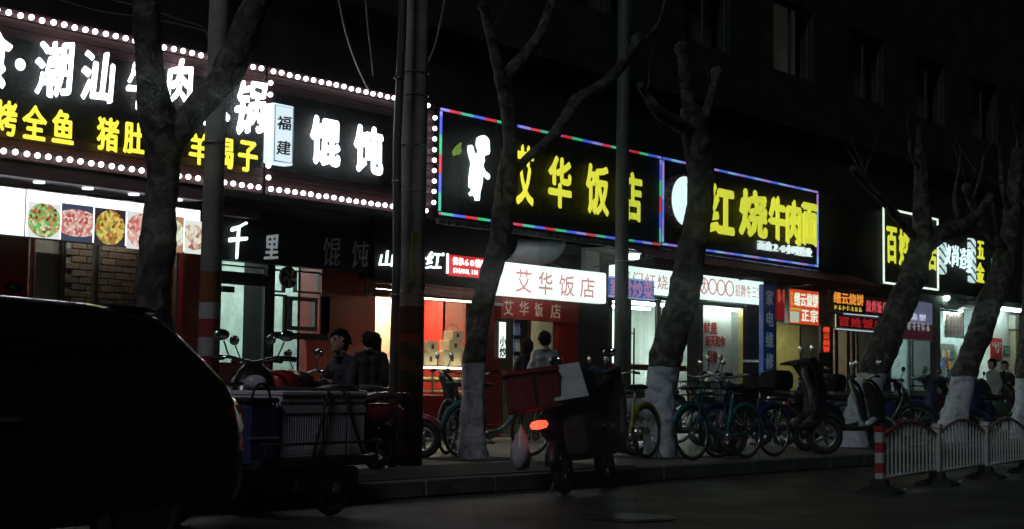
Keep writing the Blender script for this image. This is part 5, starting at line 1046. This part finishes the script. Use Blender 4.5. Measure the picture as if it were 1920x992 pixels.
# outline along the car (x forward = away from the view centre is -x): rear at +x
prof = [  # x, z_bottom, z_belt, z_roof, half width at belt, half width at roof
    (2.2,.42,.72,.80,.74,.70), (2.14,.30,.86,1.0,.82,.72), (2.03,.26,.95,1.16,.86,.70), (1.84,.25,.98,1.36,.87,.66), (1.66,.25,.98,1.50,.875,.62), (1.2,.24,.97,1.545,.885,.61), (.5,.23,.95,1.565,.89,.61), (-.2,.23,.94,1.54,.89,.60), (-.6,.23,.93,1.44,.89,.58), (-1.1,.24,.92,1.1,.88,.64), (-1.35,.24,.9,.99,.87,.68), (-1.9,.26,.82,.88,.84,.68), (-2.2,.34,.66,.72,.74,.62)]
secs = []
for x, zb, zm, zr, wb, wr in prof:
    secs.append([Vector((x, y, z)) for y, z in ((-wb*.92,zb),(-wb,zb+.12),(-wb*1.01,zb+(zm-zb)*.6),(-wb*.985,zm),(-(wb+wr)/2,zm+(zr-zm)*.55),(-wr,zr-.05 if zr-zm>.1 else zr-.02),(-wr*.8,zr-.005),(0,zr+.015),(wr*.8,zr-.005),(wr,zr-.05 if zr-zm>.1 else zr-.02),((wb+wr)/2,zm+(zr-zm)*.55),(wb*.985,zm),(wb*1.01,zb+(zm-zb)*.6),(wb,zb+.12),(wb*.92,zb))])
MB().loft(secs).build('body', carp, cq)
gk = M('car_glass', (.008,.009,.01), .05, var=.05)
for s_ in (-1, 1):
    for xa, xb, xc, xd, nm in ((1.55,.75,.72,1.72,'side_window'), (.68,-.15,-.15,.66,'side_window'), (-.22,-.62,-1.0,-.22,'side_window')):
        MB().add([(xc,s_*.872,1.0),(xd,s_*.872,1.0),(xa,s_*.668,1.44),(xb,s_*.668,1.46)], [(0,1,2,3)]).build(nm, gk, cq)
    for x in (.45, -.5): MB().bbox(x-.09,x+.09,s_*.905-.012,s_*.905+.012,.84,.87,.005).build('door_handle', chrome, cq)
    tl = MB().loft([[Vector((x, s_*(.80+dy), z)) for x, dy, z in ((2.06,.075,.78),(2.2,-.03,.78),(2.18,-.03,.93),(2.02,.075,.93))], [Vector((x, s_*(.55+dy), z)) for x, dy, z in ((2.14,0,.78),(2.245,0,.78),(2.2,0,.92),(2.1,0,.92))]]).build('tail_light', M('car_tail', (.22,.008,.008), .12), cq)
    for x in (1.38, -1.35):
        wn = MB().torus((x, s_*.8, .315), .245, .072, 'y', 28, 8).build('wheel', rubber, cq); MB().tube([(x,s_*.8,.315),(x,s_*.86,.315)], .2, 20, False).build('rim', M('alloy_dark', (.12,.12,.13), .3, .8), wn)
    mr = MB().ball((-.75, s_*1.0, 1.02), .11, 10, 8, (.6,1,.7)).build('wing_mirror', carp, cq)
MB().add([(2.06,-.56,1.14),(2.06,.56,1.14),(1.70,.5,1.45),(1.70,-.5,1.45)], [(0,1,2,3)]).build('rear_window', gk, cq)
MB().loft([xsec(1.42,1.53,.54,.012,14,6), xsec(1.62,1.515,.56,.018,14,6), xsec(1.71,1.5,.54,.008,14,6)]).build('spoiler', carp, cq)
MB().bbox(2.2,2.27,-.7,.7,.32,.52,.02).build('bumper', M('bumper_black', (.012,.012,.012), .5), cq)
cq.location = (at(440, 800, 8.0).x - 2.82, 8.0, 0); cq.scale = (1, 1, .94)

# ================================================================== cargo tricycle with crates
tq = thing('cargo_tricycle', 'black cargo tricycle loaded with crates behind the dark car', 'tricycle', (gr(590, 952, 0).x - .74, 9.0, 0), RD(8))
MB().bbox(-.75,.75,-.42,.42,.38,.45,.01).build('bed', plast, tq)
for y in (-.36, .46): wheel(tq, .2, .22, .08, 6, plast).location = (0, y, 0)
wheel(tq, -1.15, .22, .08, 6, plast)
MB().tube([(-1.15,0,.22),(-1.0,0,.95)], .025, 8).tube([(-.7,0,.42),(-1.05,0,.62)], .03, 8).build('frame', plast, tq); MB().tube([(-.8,-.3,1.0),(-.98,-.1,.97),(-.98,.1,.97),(-.8,.3,1.0)], .014, 8).build('handlebar', chrome, tq)
MB().loft([xsec(-.95,.7,.08,.03), xsec(-.82,.72,.14,.05), xsec(-.68,.72,.12,.04)]).build('seat', plast, tq)
for x in (-.7, 0, .7): MB().tube([(x,-.43,.45),(x,-.43,.56)], .012, 6).build('rail_post', plast, tq)
MB().tube([(-.75,-.43,.56),(.75,-.43,.56)], .012, 6).build('rail', plast, tq)
MB().bbox(-.3,.5,-.41,.41,.2,.37,.02).build('battery_box', plast, tq)
crm = M('crate_grey', (.55,.56,.59), .5, var=.12)
def crate(label, x, y, wd, dp, h, rz=0):
    c = thing('plastic_crate', label, 'crate', (0,0,0), 0, 'crates on the cargo tricycle'); c.location = Vector(tq.location) + Matrix.Rotation(RD(8), 3, 'Z') @ Vector((x, y, .452)); c.rotation_euler.z = RD(8) + rz
    MB().bbox(-wd/2,wd/2,-dp/2,dp/2,0,.02,.006).build('floor', crm, c)
    for z in (.02, h*.72, h-.045): 
        f = MB()
        f.box(-wd/2,wd/2,-dp/2,-dp/2+.018,z,z+.045); f.box(-wd/2,wd/2,dp/2-.018,dp/2,z,z+.045); f.box(-wd/2,-wd/2+.018,-dp/2+.019,dp/2-.019,z,z+.045); f.box(wd/2-.018,wd/2,-dp/2+.019,dp/2-.019,z,z+.045); f.build('band', crm, c)
    sl = MB().box(-.006,.006,-.004,.004,0,h-.05).mesh('slat', crm)
    n = int(wd/.03)
    for i in range(n+1):
        o = link('slat', sl, c); o.location = (-wd/2+.012+(wd-.024)*i/n, -dp/2+.01, .02)
    n = int(dp/.04)
    for s_ in (-1,1):
        for i in range(n+1): o = link('slat', sl, c); o.location = (s_*(wd/2-.01), -dp/2+.012+(dp-.024)*i/n, .02); o.rotation_euler.z = PI/2
    MB().box(-wd/2+.03,wd/2-.03,-dp/2+.03,dp/2-.03,.021,h-.09).build('contents', M('crate_goods', (.5,.51,.54), .6, bump=.5, scale=10), c)
    MB().bbox(-wd/2-.01,wd/2+.01,-dp/2-.01,dp/2+.01,h+.001,h+.035,.008).build('lid', crm, c); return c
crate('grey slatted crate on the tricycle, left one beside the blue bag', -.12, -.02, .52, .6, .46)
crate('grey slatted crate on the tricycle, right one under crossed ropes', .43, -.02, .52, .6, .46)
bg = thing('blue_bag', 'dark blue square bag with handles hanging at the tricycle end', 'bag', Vector(tq.location) + Vector((-.58, -.3, .40)), RD(8))
bmt = M('bag_blue', (.03,.035,.13), .5, bump=.3); MB().bbox(-.17,.17,-.13,.13,0,.46,.03).build('body', bmt, bg); MB().bbox(-.18,.18,-.14,.14,.46,.5,.015).build('flap', M('bag_trim', (.02,.02,.03), .5), bg)
MB().torus((0,-.1,.5), .1, .01, 'y', 14, 5, 0, PI).build('handle', plast, bg); MB().box(-.172,.172,-.134,-.131,.2,.22).build('trim_band', M('bag_pale', (.3,.3,.34), .5), bg)
for k, (xa, za, xb, zb) in enumerate(((.17,.96,-.02,.45), (.36,.96,.62,.47), (.42,.96,.4,.46))):
    rp = thing('tie_rope', ['black tie rope slanting down to the left over the crates', 'thick black tie rope slanting down to the right over the crates', 'thin straight tie rope down the right crate'][k], 'rope', tq.location, RD(8), 'ropes over the crates')
    MB().tube([(xa,.3,za+.01),(xa,-.34,za),(xb,-.345,zb)], .014 if k < 2 else .007, 6).build('strand', rubber, rp)

# ================================================================== barrier on the road
BP = [(1650,926),(1757,909),(1848,897),(1925,886)]
pts = [gr(x, y, 0) for x, y in BP]
dirn = (pts[2] - pts[0]).normalized(); stepl = (pts[2]-pts[0]).length/2
pts = [pts[0] + dirn*stepl*i for i in range(4)]
ang = math.atan2(dirn.y, dirn.x)
wm = M('barrier_white', (.72,.71,.7), .35, 0); rr_ = M('barrier_red', (.5,.03,.03), .35); rbm = M('barrier_base', (.025,.025,.026), .7)
endp = ring_material('end_post_paint', (.55,.04,.04), (.7,.7,.72), 2, .2, 0, (.5,.5,.5))
for i, p in enumerate(pts):
    f = thing('barrier_post', ['red and white striped end post of the road barrier', 'barrier post between the first and second railing panels', 'barrier post between the second and third railing panels', 'barrier post at the far end of the railing'][i], 'barrier post', p, ang, 'barrier posts')
    MB().loft([[Vector((hx*a, hy*b_, z)) for a, b_ in ((-1,-1),(1,-1),(1,1),(-1,1))] for hx, hy, z in ((.17,.2,0),(.16,.19,.03),(.07,.08,.08),(.06,.07,.14))], smooth=False).build('rubber_base', rbm, f)
    MB().bbox(-.04,.04,-.04,.04,.14,.62 if i else .6,.008).build('shaft', endp if i == 0 else wm, f)
    MB().bbox(-.05,.05,-.05,.05,.6,.66,.012).build('cap', rr_ if i == 0 else wm, f)
    MB().bbox(.1,.16,-.22,-.2,.03,.06,.006).build('reflector', M('reflector', (.75,.75,.75), .15, .3), f)
bar = MB().box(-.009,.009,-.009,.009,0,1).mesh('bar', wm)
for i in range(3):
    f = thing('railing', ['arched white railing panel next to the striped end post', 'arched white railing panel in the middle of the barrier', 'arched white railing panel at the far end of the barrier'][i], 'railing', pts[i], ang, 'railing panels')
    L = stepl; zt = lambda u: .55 + .14*math.sin(PI*u)
    MB().tube([(L*(.03+.94*k/16),0,zt(k/16)) for k in range(17)], .018, 8).build('top_rail', rr_ if i < 1 else M('rail_mixed', (.5,.3,.3), .35, .3), f)
    MB().tube([(L*.03,0,.16),(L*.97,0,.16)], .016, 8).build('bottom_rail', wm, f)
    n = 14
    for k in range(n):
        u = (k+.5)/n; o = link('bar', bar, f); o.location = (L*(.03+.94*u),0,.16); o.scale.z = zt(u) - .16

# ================================================================== people
SK = M('skin', (.42,.27,.2), .55, var=.08); HAIR = M('hair', (.01,.008,.008), .85, spec=.12)
def capsule(mb, a, b, ra, rb, n=10):
    a, b = Vector(a), Vector(b); d = (b-a); L = d.length; d = d.normalized() if L > 1e-6 else Vector((0,0,1)); pts, rs = [], []
    for k in range(4): an = PI/2*(1-k/3.5); pts.append(a - d*ra*math.sin(an)); rs.append(max(ra*math.cos(an), ra*.05))
    for k in range(4): an = PI/2*((k+.5)/3.5); pts.append(b + d*rb*math.sin(an)); rs.append(max(rb*math.cos(an), rb*.05))
    mb.tube(pts, rs, n)
def person(label, loc, rz, H, J, top, legs, shoe, skinfn=None, hair='short', voxel=.014, cat='person', headyaw=0.0):
    # J: dict of joints in metres for a 1.72 m figure (x forward, y left)
    p = thing('person', label, cat, loc, rz); k = H/1.72; mb = MB()
    def j(n): return Vector(J[n])*k
    hd, nk, ch, wa, pv = j('head'), j('neck'), j('chest'), j('waist'), j('pelvis')
    Rh = Matrix.Rotation(headyaw, 3, 'Z')
    T3 = Matrix.Rotation(headyaw, 4, 'Z')
    mb.ball(hd, .105*k, 16, 12, (.98,.78,1.15), T3); mb.ball(hd + Rh @ Vector((.03,0,-.06))*k, .075*k, 12, 8, (.95,.8,.9), T3)
    mb.ball(hd + Rh @ Vector((.108,0,-.015))*k, .022*k, 8, 6, (1,.7,1.4)); mb.ball(hd + Rh @ Vector((.092,0,-.055))*k, .02*k, 8, 6, (.8,1.5,.5)); mb.ball(hd + Rh @ Vector((.08,0,-.1))*k, .026*k, 8, 6)
    mb.ball(hd + Rh @ Vector((.088,0,.025))*k, .03*k, 8, 6, (.5,2,.5))
    for s_ in (-1,1): mb.ball(hd + Rh @ Vector((-.005,s_*.085,-.01))*k, .028*k, 8, 6, (.8,.4,1.2))
    capsule(mb, nk, hd + Vector((-.01,0,-.06))*k, .058*k, .052*k)
    for s_ in (-1,1):
        sh = ch + Matrix.Rotation(J.get('twist',0), 3, 'Z') @ Vector((0,s_*.15,.09))*k
        capsule(mb, nk + Vector((0,0,-.02))*k, sh, .055*k, .068*k); capsule(mb, ch + Vector((0,s_*.08,0))*k, wa + Vector((0,s_*.07,0))*k, .115*k, .105*k); capsule(mb, wa + Vector((0,s_*.07,0))*k, pv + Vector((0,s_*.075,0))*k, .105*k, .112*k)
        side = 'L' if s_ > 0 else 'R'; el, wr, kn, an, toe, hip = j('elbow'+side), j('wrist'+side), j('knee'+side), j('ankle'+side), j('toe'+side), pv + Vector((0,s_*.09,-.03))*k
        capsule(mb, sh, el, .066*k, .052*k); capsule(mb, el, wr, .052*k, .037*k)
        d = (wr-el).normalized(); pm = wr + d*.06*k; mb.ball(pm, .042*k, 10, 8, (.8,.55,1.1)); up = Vector((0,0,1)) if abs(d.z) < .8 else Vector((1,0,0)); lat = d.cross(up).normalized()
        for f_ in range(4): b0 = pm + d*.03*k + lat*(f_-1.5)*.019*k; b1 = b0 + d*(.035,.042,.04,.03)[f_]*k; capsule(mb, b0, b1, .0095*k, .009*k, 6); capsule(mb, b1, b1 + (d*.6 - up*.5 if abs(d.z) < .8 else d*.8 + up*.4)*.03*k, .009*k, .008*k, 6)
        capsule(mb, pm - d*.02*k + lat*.03*k, pm + d*.03*k + lat*.055*k, .011*k, .009*k, 6)
        capsule(mb, hip, kn, .088*k, .06*k); capsule(mb, kn, an, .058*k, .042*k); capsule(mb, an + Vector((0,0,-.02))*k, toe, .045*k, .038*k)
    me = mb.mesh('body', SK); o = bpy.data.objects.new('body', me); COL.objects.link(o)
    m = o.modifiers.new('r','REMESH'); m.mode = 'VOXEL'; m.voxel_size = voxel; m.use_smooth_shade = True
    sm = o.modifiers.new('s','SMOOTH'); sm.factor = .5; sm.iterations = 3
    dg = bpy.context.evaluated_depsgraph_get(); me2 = bpy.data.meshes.new_from_object(o.evaluated_get(dg)); bpy.data.objects.remove(o)
    me2.materials.clear()
    for mt in (SK, top, legs, shoe): me2.materials.append(mt)
    wl_, wr_ = j('wristL'), j('wristR'); zs = {}
    for pol in me2.polygons:
        c = pol.center; nkz = nk.z + .035*k
        if (c - hd).length < .19*k and c.z > nkz: i = 0
        elif (c - wl_).length < .14*k and (c - j('elbowL')).length > (wl_ - j('elbowL')).length*.98: i = 0
        elif (c - wr_).length < .14*k and (c - j('elbowR')).length > (wr_ - j('elbowR')).length*.98: i = 0
        else:
            dl = min(dist_seg(c, pv + Vector((0,s_*.09,-.03))*k, j('knee'+sd_)) for s_, sd_ in ((1,'L'),(-1,'R'))); dk = min(dist_seg(c, j('knee'+sd_), j('ankle'+sd_)) for sd_ in 'LR'); da = min(dist_seg(c, j('ankle'+sd_), j('toe'+sd_)) for sd_ in 'LR')
            dt = min(dist_seg(c, ch, pv) - .05, dist_seg(c, ch, j('elbowL')), dist_seg(c, ch, j('elbowR')), dist_seg(c, j('elbowL'), wl_), dist_seg(c, j('elbowR'), wr_))
            i = 1 if (dt < min(dl, dk, da) and c.z > pv.z - .14*k) else (3 if da < dk and c.z < min(j('ankleL').z, j('ankleR').z) + .06*k else 2)
        pol.material_index = i; pol.use_smooth = True
    nr = [v.normal.copy() for v in me2.vertices]
    for v, nn in zip(me2.vertices, nr):          # creases in the clothes
        c = v.co
        if (c - hd).length > .2*k and (c - wl_).length > .15*k and (c - wr_).length > .15*k:
            q = Vector((c.x*9, c.y*9, c.z*15)); v.co = c + nn*(noise.noise(q)*.016 + noise.noise(q*2.3)*.007)*k
    link('body', me2, p)
    for s_ in (-1, 1):
        MB().ball(hd + Rh @ Vector((.094, s_*.034, .012))*k, .012*k, 8, 5, (.5,1.2,.6)).build('eye', HAIR, p)
        MB().ball(hd + Rh @ Vector((.096, s_*.036, .036))*k, .014*k, 8, 5, (.4,1.7,.35)).build('eyebrow', HAIR, p)
    hm = MB()
    n = 16; secs = []; bk = lambda q: 1.0 + .28*max(0, -math.cos(2*PI*q/n))
    for a in range(7):
        th_ = PI*.62*a/6 + .02; secs.append([hd + Rh @ (Vector((math.sin(th_*bk(q))*math.cos(2*PI*q/n)*1.02 - .012, math.sin(th_*bk(q))*math.sin(2*PI*q/n)*.84, math.cos(th_*bk(q))*1.2 + .01))*.114*k*(1+.13*noise.noise(Vector((q*1.7, a*1.9, H*7))))) for q in range(n)])
    for a in range(7):
        for q in range(n):       # lift the fringe clear of the face
            v = Rh.inverted() @ (secs[a][q] - hd)
            if v.x > .025*k and v.z < (.05 + .012*math.sin(q*2.7))*k: secs[a][q] = hd + Rh @ (v*.62)
    hm.loft(secs); rn = random.Random(int(H*1000))
    for q in range(90):
        a_, b_ = rn.uniform(0, 2*PI), rn.uniform(.1, 1.55)
        if math.cos(a_) > .3 and b_ > 1.0: continue
        if math.cos(a_) < -.2: b_ *= 1.2
        nv = Vector((math.sin(b_)*math.cos(a_)*1.02 - .1, math.sin(b_)*math.sin(a_)*.84, math.cos(b_)*1.2)); p0 = hd + Rh @ (nv*.108*k); dn = (Rh @ (nv*.5 + Vector((rn.uniform(-.3,.3), rn.uniform(-.3,.3), -.75)))).normalized()
        hm.tube([p0, p0 + dn*.022*k, p0 + dn*.045*k], [.014*k,.011*k,.002*k], 5)
    o = hm.build('hair', HAIR, p)
    if hair == 'long':
        MB().loft([[hd + Rh @ (Vector((-.03 + .08*math.cos(2*PI*q/12)*r_, .095*math.sin(2*PI*q/12)*r_, z))*k) for q in range(12)] for z, r_ in ((.05,.9),(-.05,1.05),(-.15,1.05),(-.24,.8),(-.27,.4))]).build('hair_back', HAIR, p)
    # jacket collar and hem as clothing pieces
    MB().torus(nk + Vector((0,0,.0)), .072*k, .02*k, 'z', 16, 6).build('collar', top, p)
    return p
def dist_seg(c, a, b):
    d = b-a; t = max(0, min(1, (c-a).dot(d)/max(d.length_squared, 1e-9))); return (c-(a+d*t)).length
STAND = dict(head=(.03,0,1.60), neck=(0,0,1.44), chest=(0,0,1.28), waist=(0,0,1.06), pelvis=(0,0,.92), elbowL=(-.04,.25,1.10), elbowR=(-.04,-.25,1.10), wristL=(.08,.24,.88), wristR=(.08,-.24,.88), kneeL=(.02,.1,.5), kneeR=(.0,-.1,.5), ankleL=(-.02,.11,.09), ankleR=(-.03,-.1,.09), toeL=(.13,.13,.04), toeR=(.12,-.12,.04))
SIT = dict(head=(.06,0,1.30), neck=(.02,0,1.14), chest=(-.01,0,.98), waist=(-.03,0,.76), pelvis=(-.04,0,.64), elbowL=(.12,.26,.82), elbowR=(.12,-.26,.82), wristL=(.33,.2,.86), wristR=(.33,-.2,.86), kneeL=(.38,.16,.60), kneeR=(.38,-.16,.60), ankleL=(.34,.16,.20), ankleR=(.34,-.16,.20), toeL=(.48,.17,.16), toeR=(.48,-.17,.16))
JEANS = M('jeans', (.03,.035,.05), .8); SHOE = M('shoe', (.02,.02,.02), .6); DARKJ = M('dark_jacket', (.03,.033,.04), .7, bump=.3); GREYJ = M('grey_jacket', (.3,.31,.34), .8, bump=.2); BLK = M('black_coat', (.012,.012,.014), .8)
a = at(628, 700, 11.1)
person('person in dark padded jacket sitting on the wine red scooter, looking left', (a.x + .12, 11.1, .22), RD(172), 1.6, SIT, DARKJ, JEANS, SHOE)
a = at(690, 700, 14.6); w2 = dict(STAND, wristL=(.25,.12,1.15), elbowL=(.02,.25,1.12))
person('person in black coat standing with back turned by the dark red wall', (a.x, 14.6, .15), RD(60), 1.55, w2, BLK, JEANS, SHOE)
a = at(722, 700, 15.2)
person('person in black coat waiting at the bakery window beside the pole', (a.x, 15.4, .15), RD(75), 1.58, w2, BLK, BLK, SHOE, hair='long')
a = at(1021, 700, 15.2)
person('person in grey jacket seen from behind at the restaurant doorway', (a.x, 15.2, .15), RD(50), 1.73, STAND, GREYJ, JEANS, SHOE)
a = at(988, 700, 15.5)
person('person with long hair and black coat beside the grey jacket at the doorway', (a.x, 15.5, .15), RD(70), 1.62, w2, BLK, BLK, SHOE, hair='long')
a = at(527, 690, 18.0); bend = dict(STAND, head=(.32,0,1.46), neck=(.2,0,1.34), chest=(.12,0,1.2), waist=(.03,0,1.03), elbowL=(.22,.22,1.02), elbowR=(.22,-.22,1.02), wristL=(.42,.16,1.0), wristR=(.42,-.16,1.0))
person('person in pale lilac top bending over inside the wonton shop', (a.x, 17.75, .175), RD(-30), 1.6, bend, M('lilac_top', (.45,.4,.6), .7), JEANS, SHOE)
a = at(1852, 700, 13.6)
person('person in pale grey jacket standing behind the last leaning tree', (a.x + .3, 13.6, .15), RD(150), 1.6, STAND, M('pale_jacket', (.35,.36,.36), .8), JEANS, SHOE)
a = at(1884, 700, 14.2)
person('person in black coat standing before the bright white wall', (a.x, 14.2, .15), RD(200), 1.6, w2, BLK, JEANS, SHOE)
a = at(1672, 700, 15.6)
person('person in dark blue coat at the salon door beside the leaning tree', (a.x, 15.8, .15), RD(100), 1.62, STAND, M('navy_coat', (.03,.04,.14), .6), JEANS, SHOE)
